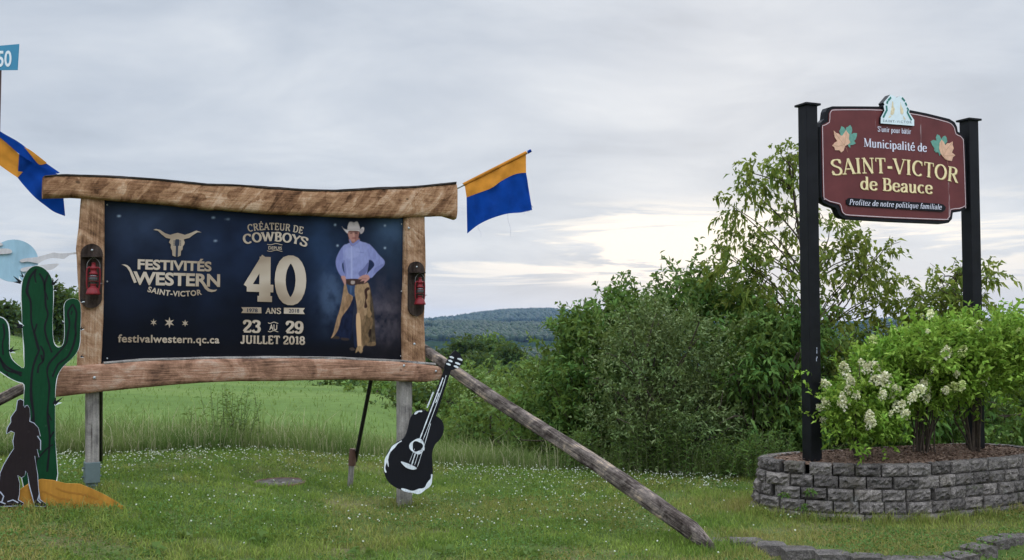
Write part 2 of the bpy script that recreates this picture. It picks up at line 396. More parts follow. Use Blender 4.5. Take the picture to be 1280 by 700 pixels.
M['sand'] = painted('orange_sand_paint', (0.40, 0.185, 0.030), (0.28, 0.15, 0.06), 0.6, 0.8, 0.18, 5)
M['moon'] = painted('pale_blue_paint', (0.30, 0.45, 0.54), (0.45, 0.5, 0.5), 0.4, 0.5, 0.10, 3)
M['cloud'] = painted('cloud_paint', (0.53, 0.50, 0.50), (0.38, 0.35, 0.35), 0.3, 0.6)
M['white'] = painted('white_brush_paint', (0.66, 0.69, 0.72), (0.05, 0.05, 0.05), 0.9, 0.5, 0.2, 14)
M['road_blue'] = plain('blue_sheeting', (0.035, 0.22, 0.37), 0.45, 0.4, 0, 0.06)
M['road_white'] = plain('white_sheeting', (0.70, 0.74, 0.78), 0.45, 0.4, 0, 0.05)
M['red_post'] = plain('reddish_post', (0.085, 0.045, 0.045), 0.6)
M['maroon'] = None
M['pink_line'] = plain('pale_pink_line', (0.60, 0.46, 0.48), 0.6, 0.3)
M['lav_text'] = plain('lavender_white_paint', (0.66, 0.64, 0.74), 0.5)
M['gold'] = plain('gilding', (0.82, 0.67, 0.38), 0.45, 0.3, 0.0, 0.18, 30)
M['gold_dark'] = plain('gilding_shade', (0.30, 0.16, 0.05), 0.5, 0.5)
M['leaf_peach'] = plain('peach_leaf', (0.70, 0.42, 0.29), 0.6, 0.3, 0, 0.14, 25)
M['leaf_teal'] = plain('teal_leaf', (0.13, 0.31, 0.25), 0.6, 0.3, 0, 0.2, 25)
M['vein'] = plain('leaf_vein', (0.42, 0.22, 0.13), 0.6)
M['emb_white'] = plain('emblem_white', (0.70, 0.78, 0.82), 0.5, 0.3, 0, 0.06)
M['emb_green'] = plain('emblem_green', (0.02, 0.17, 0.14), 0.5)
M['emb_beige'] = plain('emblem_beige', (0.72, 0.60, 0.40), 0.5, 0.3, 0, 0.2, 40)
M['emb_grey'] = plain('emblem_grey', (0.20, 0.25, 0.28), 0.5)
M['print_beige'] = None
M['dark_print'] = plain('dark_print', (0.010, 0.016, 0.034), 0.45, 0.4)
M['bark'] = plain('bark', (0.075, 0.058, 0.045), 0.9, 0.1, 0, 0.35, 20, 0.5)
M['stem'] = plain('green_stem', (0.10, 0.12, 0.05), 0.8, 0.1, 0, 0.2)
M['mulch'] = None
M['bark_top'] = plain('dark_bark_strip', (0.05, 0.042, 0.038), 0.95, 0.1, 0, 0.4, 30, 0.6)

def m_maroon():
    m, t, o = newmat('maroon_board'); co = obj_co(t)
    n = t.noise(co, 5, 5, 0.6); c = t.ramp(n, [(0.3, (0.105, 0.021, 0.022)), (0.7, (0.14, 0.030, 0.031))])
    st = t.noise(t.mapping(co, (26, 26, 0.7)), 1.0, 3, 0.5); br = t.noise(t.mapping(co, (30, 30, 5)), 1.5, 4, 0.7)
    f = t.math('MULTIPLY', t.maprange(st, 0.655, 0.70), t.maprange(br, 0.45, 0.62, 0.0, 0.5))
    c = t.mix(f, c, (0.50, 0.42, 0.43))
    principled(t, o, c, 0.5, 0.3, 0, t.noise(co, 60, 3), 0.06, 0.002); return m
M['maroon'] = m_maroon()
def m_beige():
    m, t, o = newmat('beige_metal_print'); co = obj_co(t)
    n = t.noise(t.mapping(co, (1, 1, 3)), 1.6, 1, 0.4)
    c = t.ramp(n, [(0.38, (0.29, 0.215, 0.15)), (0.5, (0.39, 0.305, 0.225)), (0.62, (0.50, 0.41, 0.325))])
    principled(t, o, c, 0.45, 0.3); return m
M['print_beige'] = m_beige()
def m_mulch():
    m, t, o = newmat('bark_mulch'); co = obj_co(t)
    v = t.n('ShaderNodeTexVoronoi', Scale=45.0); t.l.new(t.mapping(co, (1, 1.6, 1)), v.inputs['Vector'])
    c = t.ramp(v.outputs['Color'], [(0.0, (0.05, 0.031, 0.022)), (0.5, (0.15, 0.094, 0.066)), (0.88, (0.28, 0.19, 0.14)), (1.0, (0.5, 0.41, 0.34))])
    principled(t, o, c, 0.9, 0.1, 0, v.outputs['Distance'], 0.8, 0.02); return m
M['mulch'] = m_mulch()
def m_stone(name, k=1.0):
    m, t, o = newmat(name); co = obj_co(t); g = t.n('ShaderNodeNewGeometry')
    n1 = t.noise(co, 14, 8, 0.75); n2 = t.noise(co, 95, 5, 0.75)
    c = t.ramp(n1, [(0.28, (0.06 * k, 0.056 * k, 0.055 * k)), (0.5, (0.165 * k, 0.155 * k, 0.15 * k)), (0.7, (0.30 * k, 0.28 * k, 0.265 * k))])
    c = t.mix(0.8, c, t.ramp(n2, [(0.34, (0.12, 0.12, 0.12)), (0.66, (0.88, 0.88, 0.88))]), 'OVERLAY')
    tint = t.ramp(g.outputs['Random Per Island'], [(0, (0.62, 0.585, 0.56)), (0.5, (0.96, 0.91, 0.87)), (1, (1.28, 1.20, 1.13))])
    c = t.mix(1.0, c, tint, 'MULTIPLY')
    ms = t.noise(co, 3.2, 6, 0.65, 0.4); c = t.mix(t.maprange(ms, 0.52, 0.66, 0, 0.55), c, (0.075 * k, 0.062 * k, 0.040 * k))
    mo = t.noise(t.mapping(co, (1, 1, 1), (0, 0, 0), (4, 2, 7)), 6.0, 7, 0.7, 0.4); c = t.mix(t.maprange(mo, 0.60, 0.68, 0, 0.5), c, (0.055, 0.07, 0.025)); c = t.mix(t.maprange(mo, 0.40, 0.33, 0, 0.45), c, (0.30 * k, 0.29 * k, 0.27 * k))
    principled(t, o, c, 0.95, 0.08, 0, t.math('ADD', n2, n1), 0.9, 0.012); return m
M['stone'] = m_stone('split_face_block', 0.92)
M['kerb_stone'] = m_stone('edging_block', 0.72)

def m_ground():
    m, t, o = newmat('ground_cover'); co = t.n('ShaderNodeNewGeometry').outputs['Position']
    sp = t.n('ShaderNodeSeparateXYZ', Vector=co)
    a = t.noise(co, 1.1, 6, 0.6); b = t.noise(co, 14, 5, 0.65); l = t.noise(t.mapping(co, (0.03, 0.15, 0)), 1.0, 5, 0.6)
    lawn = t.ramp(a, [(0.35, (0.060, 0.095, 0.024)), (0.5, (0.085, 0.115, 0.034)), (0.68, (0.14, 0.12, 0.06))])
    lawn = t.mix(0.5, lawn, t.ramp(b, [(0.3, (0.2, 0.2, 0.2)), (0.7, (0.75, 0.75, 0.75))]), 'OVERLAY')
    field = t.ramp(l, [(0.3, (0.066, 0.112, 0.028)), (0.5, (0.092, 0.146, 0.036)), (0.7, (0.128, 0.172, 0.052))])
    fb = t.noise(t.mapping(co, (1, 0.5, 0)), 3.0, 6, 0.7)
    field = t.mix(0.35, field, t.ramp(fb, [(0.3, (0.25, 0.25, 0.25)), (0.7, (0.75, 0.75, 0.75))]), 'OVERLAY')
    f = t.maprange(sp.outputs[1], 11.5, 15.0)
    principled(t, o, t.mix(f, lawn, field), 0.95, 0.05, 0, t.math('ADD', b, a), 0.8, 0.03); return m
M['ground'] = m_ground()
def m_hills():
    m, t, o = newmat('far_wooded_hills'); co = t.n('ShaderNodeNewGeometry').outputs['Position']
    a = t.noise(co, 0.02, 6, 0.7); b = t.noise(t.mapping(co, (0.0012, 0.0009, 0)), 1.0, 3, 0.5)
    wd = t.ramp(a, [(0.3, (0.010, 0.020, 0.010)), (0.7, (0.026, 0.044, 0.018))])
    fld = t.ramp(a, [(0.3, (0.09, 0.12, 0.05)), (0.7, (0.15, 0.16, 0.08))])
    c = t.mix(t.maprange(b, 0.67, 0.69), wd, fld)
    principled(t, o, c, 1.0, 0.0, 0, a, 1.0, 8.0); return m
M['hills'] = m_hills()

M['willow'] = leafmat('olive_leaves', [(0.050, 0.082, 0.026), (0.10, 0.15, 0.048), (0.21, 0.265, 0.115)], 0.22)
M['alder'] = leafmat('green_leaves', [(0.034, 0.080, 0.016), (0.072, 0.145, 0.028), (0.145, 0.23, 0.056)], 0.25)
M['maple'] = leafmat('maple_leaves', [(0.055, 0.090, 0.016), (0.11, 0.155, 0.026), (0.24, 0.265, 0.055)], 0.45)
M['hydr'] = leafmat('hydrangea_leaves', [(0.080, 0.175, 0.018), (0.18, 0.325, 0.036), (0.34, 0.50, 0.09)], 0.32)
M['herb'] = leafmat('herb_leaves', [(0.055, 0.115, 0.026), (0.09, 0.165, 0.036), (0.135, 0.215, 0.055)], 0.35)
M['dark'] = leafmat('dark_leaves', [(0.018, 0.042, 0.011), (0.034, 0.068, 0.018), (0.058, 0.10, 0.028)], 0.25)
M['petal'] = leafmat('cream_petals', [(0.74, 0.76, 0.40), (0.88, 0.85, 0.60), (0.92, 0.86, 0.68)], 0.2)
M['petal_green'] = leafmat('lime_petals', [(0.46, 0.58, 0.16), (0.62, 0.68, 0.28), (0.76, 0.76, 0.42)], 0.2)
M['blade'] = attrmat('grass_blades', 0.3)
M['clover'] = leafmat('clover_heads', [(0.40, 0.45, 0.30), (0.58, 0.60, 0.48), (0.72, 0.73, 0.64)], 0.2)

# ------------------------------------------------------------------ the setting: ground, hills, air
def polar_sheet(name, rs, th, mat):
    RR, TT = np.meshgrid(rs, th, indexing='ij'); X = RR * np.sin(TT); Y = RR * np.cos(TT); Z = gz(X, Y)
    if name == 'ground': Z = Z + 0.02 * (fbm(X * 1.3, Y * 1.3, 4) - 0.5) * (RR < 60)
    else: Z = Z + np.where(RR > 1200, 9 * (fbm(X / 26, Y / 26, 8, 3) - 0.5), 0)
    n, k = RR.shape; V = np.stack([X, Y, Z], -1).reshape(-1, 3)
    i, j = np.meshgrid(np.arange(n - 1), np.arange(k - 1), indexing='ij'); b = (i * k + j).ravel()
    o = np_mesh(name, V, np.stack([b, b + 1, b + k + 1, b + k], 1)[:, ::-1], mat, None, None, True); return tag(o, kind='structure')
th = np.concatenate([np.linspace(-math.pi, -0.75, 40), np.linspace(-0.74, 0.74, 260), np.linspace(0.75, math.pi, 40)])
rs = np.concatenate([[0.02], np.geomspace(0.5, 4, 14), np.linspace(4.2, 16, 100), np.geomspace(16.3, 420, 110)])
polar_sheet('ground', rs, th, M['ground'])
polar_sheet('hills', np.concatenate([np.geomspace(405, 1500, 20), np.linspace(1540, 5600, 170)]), np.linspace(-0.95, 0.95, 520), M['hills'])

# haze: one closed box of thin even air
hb = MB(); hb.box((0, 0, 30), (8000, 8000, 76))
hm, ht, ho = newmat('haze'); pvn = ht.n('ShaderNodeVolumePrincipled', Color=(0.36, 0.58, 0.92), Density=0.00005); pvn.inputs['Anisotropy'].default_value = 0.0
ht.l.new(pvn.outputs[0], ho.inputs['Volume'])
tag(hb.build('haze', hm), 'thin blue evening haze over the valley', 'haze', kind='stuff')

# forest on the far hills (a mass nobody could count)
ICO = None
def ico():
    bm = bmesh.new(); bmesh.ops.create_icosphere(bm, subdivisions=1, radius=1.0); bm.verts.index_update()
    V = np.array([v.co[:] for v in bm.verts]); Fc = np.array([[v.index for v in f.verts] for f in bm.faces]); bm.free(); return V, Fc
ICO = ico()
def blobs(P, Rr, squash=1.0, seed=0):
    V0, F0 = ICO; n = len(P); k = len(V0); r = np.random.default_rng(seed)
    jit = 1 + 0.35 * (r.random((n, k)) - 0.5)
    V = P[:, None, :] + V0[None] * (Rr[:, None] * jit)[:, :, None] * np.array([1, 1, squash])
    Fc = (np.arange(n) * k)[:, None, None] + F0[None]; return V.reshape(-1, 3), Fc.reshape(-1, 3)
Pf = []; Rf = []
for d0, d1, n, r0, r1, p0, p1 in ((1900, 2750, 5200, 4.5, 8.5, 470, 780), (4100, 5150, 3200, 7, 13, 470, 790), (430, 1450, 2600, 3.5, 6.5, 480, 760),
                                  (2000, 2750, 500, 6, 10, 1080, 1300), (4300, 5150, 500, 8, 14, 1080, 1300)):
    d = np.sqrt(rng.uniform(d0 ** 2, d1 ** 2, n)); px = rng.uniform(p0, p1, n); x = (px - CX) / F * d
    keep = fbm(x / 420 + 3, d / 300, 21, 3) > (0.36 if d0 > 1000 else 0.40)
    x, d = x[keep], d[keep]; r = rng.uniform(r0, r1, len(d)); Pf.append(np.stack([x, d, gz(x, d) + r * 0.7], 1)); Rf.append(r)
Vf, Ff = blobs(np.concatenate(Pf), np.concatenate(Rf), 1.15, 5)
M['forest'] = leafmat('far_forest', [(0.008, 0.018, 0.009), (0.016, 0.032, 0.014), (0.028, 0.048, 0.020)], 0.0)
tag(np_mesh('forest', Vf, Ff, M['forest']), 'dark green forest covering the far hills', 'forest', kind='stuff')

# ------------------------------------------------------------------ vegetation builders
def norm(a): return a / np.maximum(np.linalg.norm(a, axis=-1, keepdims=True), 1e-9)
def leaf_quads(P, D, L, Wd, droop=0.15, r=rng):
    n = len(P); rv = r.normal(size=(n, 3)); rv[:, 2] += 1.2; Sd = norm(np.cross(D, rv)); Nn = np.cross(Sd, D)
    L = L[:, None]; Wd = Wd[:, None]
    mid = P + D * L * 0.45 + Nn * L * 0.05
    tip = P + D * L; tip[:, 2] -= droop * L[:, 0]
    V = np.stack([P, mid + Sd * Wd * 0.5 + Nn * Wd * 0.14, tip, mid - Sd * Wd * 0.5 + Nn * Wd * 0.14], 1).reshape(-1, 3)
    return V, np.arange(4 * n).reshape(n, 4)
def inside(ells, n, shell, r):
    wts = np.array([e[3] * e[4] * e[5] for e in ells]) ** 0.75; idx = r.choice(len(ells), n, p=wts / wts.sum())
    E = np.array([e[:6] for e in ells])[idx]; d = norm(r.normal(size=(n, 3))); q = r.random(n) ** (1 / 3.0); q = shell + (1 - shell) * q
    return E[:, :3] + d * E[:, 3:] * q[:, None], d
def shrub(name, base, ells, n_tw, lv, L, Wd, mat, label, cat, shell=0.35, droop=0.25, up=0.5, twig=0.3, stems=26, srad=0.02, group=None, seed=1, bark='bark', flowers=None, spread=0.18, trunk=None, parts=('foliage', 'stem'), clump=.15):
    r = np.random.default_rng(seed); root = empty(name, base); b = np.array(base)
    T, O = inside(ells, n_tw, shell, r)
    if shell > .3:                                   # boughs: most twigs gather round some sixty of them, gaps between
        nb = max(14, n_tw // 17); Tc, Oc = inside(ells, nb, .72, r); q = r.random(n_tw) < .78; pick = r.integers(0, nb, q.sum()); rad_ = np.array([clump, clump, clump * .8]) * (.6 + .8 * r.random((nb, 1)))
        T[q] = Tc[pick] + r.normal(size=(q.sum(), 3)) * rad_[pick]; O[q] = norm(Oc[pick] + r.normal(size=(q.sum(), 3)) * .5)
    O = norm(O * 0.8 + r.normal(size=O.shape) * 0.55 + np.array([0, 0, up])); tl = twig * r.uniform(0.5, 1.3, n_tw)
    k = lv; t = np.tile(np.linspace(0.1, 1.0, k), (n_tw, 1)) + r.uniform(-0.04, 0.04, (n_tw, k))
    P = T[:, None] + O[:, None] * (t * tl[:, None])[:, :, None]
    P = P + np.array([0, 0, -1.0]) * ((t ** 2) * tl[:, None] * droop * 0.6)[:, :, None]
    D = norm(O[:, None] * 0.7 + r.normal(size=(n_tw, k, 3)) * 0.75 + np.array([0, 0, -droop]))
    P = P.reshape(-1, 3); D = D.reshape(-1, 3); m = len(P)
    gzv = gz(P[:, 0], P[:, 1]) if base[1] < 60 else np.full(m, -1e9)
    ok = P[:, 2] > gzv + 0.02; P = P[ok]; D = D[ok]; m = len(P)
    V, Fc = leaf_quads(P - b, D, L * r.uniform(0.42, 1.35, m) * np.repeat(r.uniform(.75, 1.2, n_tw), k)[ok], Wd * r.uniform(0.6, 1.3, m), droop * 0.5, r)
    np_mesh(parts[0], V, Fc, mat, root)
    mb = MB()
    trunk = trunk or []; ok_ = np.arange(n_tw) if flowers is None else np.argsort(np.hypot(T[:, 0] - b[0], T[:, 1] - b[1]))[:max(stems * 5, 40)]
    sel = r.choice(ok_, min(stems, len(ok_)), replace=False)
    tp = [np.array(q) for q in trunk]
    if tp:
        mb.tube([tuple(q - b) for q in [b] + tp], [srad * 2.4 * (1 - 0.55 * i / len(tp)) for i in range(len(tp) + 1)], 8)
    for q in sel:
        s0 = b + np.array([r.normal() * spread, r.normal() * spread * 0.6, -0.05])
        if tp:
            s0 = tp[r.integers(0, len(tp))] if len(tp) < 3 else tp[int(np.argmin([np.linalg.norm(T[q] - p) + 3.0 * max(0.0, p[2] + 0.75 * np.hypot(p[0] - T[q][0], p[1] - T[q][1]) - T[q][2]) for p in tp]))]
        e0 = T[q] + O[q] * tl[q] * 0.8; mid = (s0 + T[q]) / 2 + np.array([r.normal() * 0.06, r.normal() * 0.06, 0.10 * np.linalg.norm(T[q] - s0)])
        pts = [s0, s0 * 0.6 + mid * 0.4 + np.array([0, 0, 0.03]), mid, T[q], e0]
        mb.tube([tuple(p - b) for p in cr(pts, 3)], [srad * (1 - 0.92 * i / 12.0) + 0.0015 for i in range(13)], 5, cap=False)
    mb.build(parts[1], M[bark], root)
    if flowers:
        nf, fr, fmats = flowers
        Tf, Of = inside(ells, 400, 0.93, r)
        vis = [i for i in range(400) if Of[i][1] < 0.25 and Of[i][2] > -0.45][:nf]
        for i in vis:
            c = Tf[i] + Of[i] * (twig * 0.8) + np.array([0, 0, 0.03]); q = 90; dd = norm(r.normal(size=(q, 3))); rr = fr * r.uniform(0.45, 1.3)
            hgt = r.random(q); ax = norm(Of[i] * 0.5 + np.array([0, 0, 0.7])); pp = c + ax * ((hgt - 0.4) * rr * 1.5)[:, None] + dd * (rr * (1.05 - 0.75 * hgt))[:, None] * 0.8
            Vp, Fp = leaf_quads(pp - b, norm(dd + r.normal(size=dd.shape) * 0.4), np.full(q, rr * 0.6), np.full(q, rr * 0.55), 0.05, r)
            np_mesh('flower_cluster', Vp, Fp, fmats[0] if r.random() < 0.6 else fmats[1], root)
    return tag(root, label, cat, group)
def el(px, py, y, rx, ry, dy=0.5):
    c = at(px, py, y); k = y / F; return (c.x, c.y, c.z, rx * k, dy, ry * k)
def gbase(px, y):
    x = (px - CX) / F * y; return (x, y, gz1(x, y))

# ------------------------------------------------------------------ bushes and trees behind the lawn
shrub('leafy_bush', gbase(735, 13.2), [el(738, 492, 13.2, 48, 82, .9), el(752, 428, 13.3, 38, 38, .7), el(712, 470, 13.5, 24, 44, .6), el(775, 470, 13.6, 50, 92, .8), el(788, 402, 13.9, 32, 24, .6), el(694, 525, 13.0, 24, 44, .7), el(730, 408, 13.5, 15, 15, .4)],
      1300, 14, 0.098, 0.042, M['alder'], 'broad green leafy bush behind the log brace, its crown rising left of the olive one', 'bush', seed=3, twig=.28, up=.9, droop=.2, stems=40)
shrub('olive_bush', gbase(822, 12.0), [el(820, 488, 12.0, 68, 76, .8), el(800, 442, 12.0, 40, 42, .6), el(862, 455, 12.2, 42, 54, .7), el(850, 528, 11.9, 62, 52, .7), el(780, 535, 11.9, 42, 48, .6), el(838, 412, 12.2, 22, 24, .4)],
      1750, 15, 0.062, 0.024, M['willow'], 'dense grey-olive willow bush in front of the taller greenery at centre right', 'bush', seed=4, twig=.30, up=.7, droop=.1, stems=44)
shrub('leafy_bush', gbase(858, 13.8), [el(850, 400, 13.8, 32, 34, .6), el(886, 384, 13.8, 26, 28, .6), el(908, 420, 13.7, 32, 48, .7), el(872, 462, 14, 66, 96, .7), el(832, 374, 13.9, 14, 13, .4), el(862, 368, 13.9, 12, 12, .3)],
      900, 14, 0.105, 0.043, M['alder'], 'tall green bush with upright leafy shoots standing behind the grey-olive willow bush', 'bush', seed=5, twig=.42, up=1.0, droop=.15, stems=36)
shrub('dark_bush', gbase(960, 12.2), [el(938, 512, 12.2, 54, 84, .7), el(985, 488, 12.4, 46, 98, .7), el(955, 446, 12.6, 34, 34, .6), el(1010, 545, 12.2, 46, 50, .6)],
      1100, 14, 0.10, 0.043, M['alder'], 'shady green bush between the olive willow bush and the left black sign post', 'bush', seed=6, twig=.34, droop=.5, up=.2, stems=36)
shrub('dark_bush', gbase(1105, 12.8), [el(1085, 508, 12.8, 64, 80, .7), el(1140, 505, 13, 76, 72, .7), el(1062, 466, 12.8, 42, 36, .5), el(1230, 505, 13, 84, 76, .7), el(1190, 462, 13.2, 54, 24, .5)],
      1350, 13, 0.10, 0.045, M['alder'], 'green bush filling the space behind the cream hydrangeas', 'bush', seed=7, twig=.34, droop=.5, up=.2, stems=36)
mp = [(925, 250), (950, 222), (985, 205), (1000, 190), (938, 300), (962, 340), (990, 275), (1050, 300), (1082, 312), (1100, 355), (1062, 352), (1028, 385), (1000, 420), (960, 405), (932, 378), (1110, 388), (1045, 440), (975, 370), (1020, 330), (915, 330), (1085, 420)]
shrub('maple_tree', gbase(1012, 12.9), [el(x, y, 12.9 + 0.25 * math.sin(i * 2.3), 20 + 4 * math.sin(i * 1.7), 20 + 5 * math.cos(i), .28) for i, (x, y) in enumerate(mp)],
      600, 10, 0.098, 0.044, M['maple'], 'tall loose maple with drooping yellow-green leaves behind the left sign post', 'tree', seed=8, twig=.30, droop=.6, up=.15, shell=.0, stems=64, srad=.012,
      trunk=[at(1010, 500, 12.9), at(1016, 430, 12.9), at(1012, 360, 12.9), at(1000, 300, 12.9), at(992, 240, 12.9), at(986, 205, 12.9)], parts=('crown', 'trunk'))
mr = [(1190, 350), (1178, 385), (1205, 370), (1150, 395), (1225, 345), (1218, 385), (1165, 372), (1140, 405)]
shrub('maple_tree', gbase(1188, 12.4), [el(x, y, 12.4 + .15 * math.sin(i), 16, 17, .25) for i, (x, y) in enumerate(mr)],
      170, 10, 0.10, 0.045, M['maple'], 'small sparse maple rising behind the right sign post and the big hydrangea', 'tree', seed=9, twig=.26, droop=.6, up=.15, shell=0., stems=34, srad=.010,
      trunk=[at(1186, 500, 12.4), at(1190, 430, 12.4), at(1192, 380, 12.4), at(1195, 350, 12.4)], parts=('crown', 'trunk'))
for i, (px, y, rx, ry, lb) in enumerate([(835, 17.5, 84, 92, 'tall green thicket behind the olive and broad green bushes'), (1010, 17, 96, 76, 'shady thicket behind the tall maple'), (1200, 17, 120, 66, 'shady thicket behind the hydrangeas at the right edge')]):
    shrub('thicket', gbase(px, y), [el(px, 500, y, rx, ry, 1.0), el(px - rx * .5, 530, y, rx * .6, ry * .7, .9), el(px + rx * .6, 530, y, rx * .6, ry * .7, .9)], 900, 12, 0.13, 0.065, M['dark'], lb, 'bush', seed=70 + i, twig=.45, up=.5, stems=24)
# undergrowth between the billboard and the bushes
ub = [(575, 545, 15.5, 32, 36, 'bramble_bush', 'low bramble bush behind the guitar'), (628, 535, 15.0, 36, 44, 'bramble_bush', 'low bramble bush under the upper part of the log brace'),
      (676, 548, 14.0, 34, 42, 'bramble_bush', 'low bramble bush at the left foot of the broad green bush'), (590, 500, 19.0, 34, 26, 'bramble_bush', 'rounded bramble bush further back behind the guitar neck'),
      (655, 505, 17.5, 32, 32, 'bramble_bush', 'bramble bush further back under the log brace, left of the big bushes')]
for i, (px, py, y, rx, ry, nm, lb) in enumerate(ub):
    shrub(nm, gbase(px, y), [el(px, py, y, rx, ry, .6), el(px + 12, py + ry * .6, y - .3, rx, ry * .6, .5), el(px - 14, py + ry * .7, y - .2, rx * .8, ry * .5, .5)], 330, 11, 0.095, 0.050, M['herb'], lb, 'bush', group='brambles at the lawn edge', seed=20 + i, twig=.34, up=.5, stems=20)
hl = [(352, 484, 62, 20, 12, 'small dark hedge bush farthest along the field edge, seen just under the bottom beam'), (392, 488, 44, 26, 14, 'hedge bush at the field edge under the middle right of the bottom beam'), (432, 494, 33, 28, 18, 'hedge bush at the field edge left of the black steel brace'),
      (478, 500, 27, 30, 24, 'hedge bush between the black steel brace and the grey right leg'), (530, 506, 22, 30, 28, 'hedge bush just right of the grey right leg')]
for i, (px, py, y, rx, ry, lb) in enumerate(hl):
    shrub('hedge_bush', gbase(px, y), [el(px, py + 6, y, rx, ry, .9), el(px + rx * .6, py + 12, y - .6, rx * .8, ry, .8)], 300, 10, 0.006 * y, 0.0034 * y, M['herb'] if i % 2 else M['dark'], lb, 'bush', clump=.012 * y, group='hedge along the field edge', seed=40 + i, twig=.012 * y, up=.5, stems=14)
# clumps of tall herbs at the foot of the bushes
for i, (px, y, h, lb) in enumerate([(800, 11.3, .62, 'clump of tall upright goldenrod leaves at the foot of the olive bush'), (838, 11.2, .72, 'taller clump of goldenrod leaves with thin stalks below the olive bush'), (958, 11.0, .55, 'clump of pale green herbs just left of the stone planter'),
                                    (288, 11.3, .62, 'clump of yellow-green goldenrod stalks in the tall grass under the middle of the bottom beam'), (725, 11.7, .5, 'clump of weeds under the middle of the log brace'), (905, 11.0, .5, 'low clump of leafy herbs between the olive bush and the planter')]):
    b = gbase(px, y); r = np.random.default_rng(60 + i); root = empty('tall_herb', b); PL = []; DL = []; mb = MB()
    for k in range(34):
        x0, y0 = r.normal() * .16, r.normal() * .12; hh = h * r.uniform(.6, 1.1); lx, ly = r.normal() * .08, r.normal() * .08
        mb.tube([(x0, y0, 0), (x0 + lx * .4, y0 + ly * .4, hh * .5), (x0 + lx, y0 + ly, hh)], [.004, .003, .0015], 4, cap=False)
        for q in range(20):
            t = .15 + .85 * q / 20; an = q * 2.4; PL.append((x0 + lx * t, y0 + ly * t, hh * t)); DL.append((math.cos(an), math.sin(an), .55))
    PL = np.array(PL); DL = norm(np.array(DL) + r.normal(size=(len(DL), 3)) * .2)
    V, Fc = leaf_quads(PL, DL, .085 * r.uniform(.6, 1.2, len(PL)), .018 * r.uniform(.7, 1.2, len(PL)), .25, r)
    np_mesh('foliage', V, Fc, M['herb'], root); mb.build('stem', M['stem'], root); tag(root, lb, 'weed', 'tall herbs at the foot of the bushes')

# trees beyond the field
def far_tree(px, ytop, y, wpx, mat, lb, seed, grp='trees beyond the field', ybot=None):
    x = (px - CX) / F * y; zb = gz1(x, y); top = at(px, ytop, y).z; h = max(top - zb, 2.5); k = y / F; rw = wpx * k
    zb0 = top - h; r = np.random.default_rng(seed); ells = []
    for q in range(9):
        a = r.uniform(0, 6.28); f = r.random(); ells.append((x + math.cos(a) * rw * .55 * (1 - .5 * f), y + math.sin(a) * rw * .5, zb0 + h * (.30 + .52 * f), rw * .55, rw * .55, h * .20))
    shrub('tree', (x, y, zb), ells, 420, 7, 0.0052 * y, 0.0034 * y, mat, lb, 'tree', seed=seed, clump=.007 * y, twig=.012 * y, up=.4, droop=.1, stems=24, srad=.05, group=grp, trunk=[(x, y, zb0 + h * .3), (x + .1, y, zb0 + h * .6)], parts=('crown', 'trunk'), shell=.2)
tl = [(552, 448, 170, 16, 'dark', 'dark rounded tree beyond the field, just right of the bottom beam'), (585, 428, 185, 20, 'dark', 'tall dark tree of the far copse, above the guitar head'), (612, 430, 190, 18, 'alder', 'greener tree in the middle of the far copse above the log brace'),
      (640, 438, 175, 18, 'dark', 'dark tree at the right of the far copse above the log brace'), (600, 455, 150, 20, 'dark', 'nearer low tree in front of the far copse'), (660, 462, 140, 22, 'alder', 'low green tree between the far copse and the broad green bush'),
      (632, 468, 135, 22, 'dark', 'low dark tree at the near edge of the far copse'), (570, 462, 150, 16, 'alder', 'small green tree at the left edge of the far copse'),
      (690, 455, 150, 20, 'dark', 'dark tree half hidden by the broad green bush')]
for i, (px, yt, y, wd, mt, lb) in enumerate(tl): far_tree(px, yt, y, wd, M[mt], lb, 80 + i)
tl2 = [(3, 386, 120, 16, 'dark', 'dark tree at the far left above the cactus arm'), (24, 395, 128, 13, 'alder', 'low tree left of the cactus trunk at the field top'), (68, 362, 105, 17, 'dark', 'tall tree between the cactus trunk and its right arm'),
       (88, 372, 110, 14, 'alder', 'tree showing between the right cactus arm and the left billboard post'), (-22, 390, 120, 16, 'alder', 'tree at the field top on the left edge of the view'), (48, 385, 115, 14, 'dark', 'tree hidden mostly by the cactus trunk')]
for i, (px, yt, y, wd, mt, lb) in enumerate(tl2): far_tree(px, yt, y, wd, M[mt], lb, 100 + i, 'trees on the left field top')

# small town in the valley
hx = [(652, 440, 8, (.30, .13, .07)), (661, 443, 6, (.42, .36, .30)), (668, 441, 9, (.33, .14, .08)), (677, 444, 6, (.36, .20, .13)), (684, 442, 7, (.30, .13, .07))]
hlb = ['tiny brick-red house leftmost in the far valley town', 'tiny pale house second from the left in the far valley town', 'long brick-red building in the middle of the far valley town', 'tiny brownish house second from the right in the far valley town', 'tiny brick-red house rightmost in the far valley town']
for i, (px, py, wp, c) in enumerate(hx):
    y = 1420 + 15 * i; P = at(px, py, y); k = y / F; g = gz1(P.x, y); root = empty('house', (P.x, y, g)); hw = wp * k / 2; top = P.z - g
    mb = MB(); mb.box((0, 0, top / 2), (hw, 4, top / 2)); mb.build('wall', plain('far_house_wall', c, .8), root)
    mb = MB(); mb.add([(-hw - .4, -4.4, top), (hw + .4, -4.4, top), (hw + .4, 4.4, top), (-hw - .4, 4.4, top), (-hw, 0, top + 2.6), (hw, 0, top + 2.6)], [(0, 1, 5, 4), (2, 3, 4, 5), (1, 2, 5), (3, 0, 4)])
    mb.build('roof', plain('far_house_roof', (.16, .13, .12), .8), root); tag(root, hlb[i], 'house', 'houses of the far valley town')
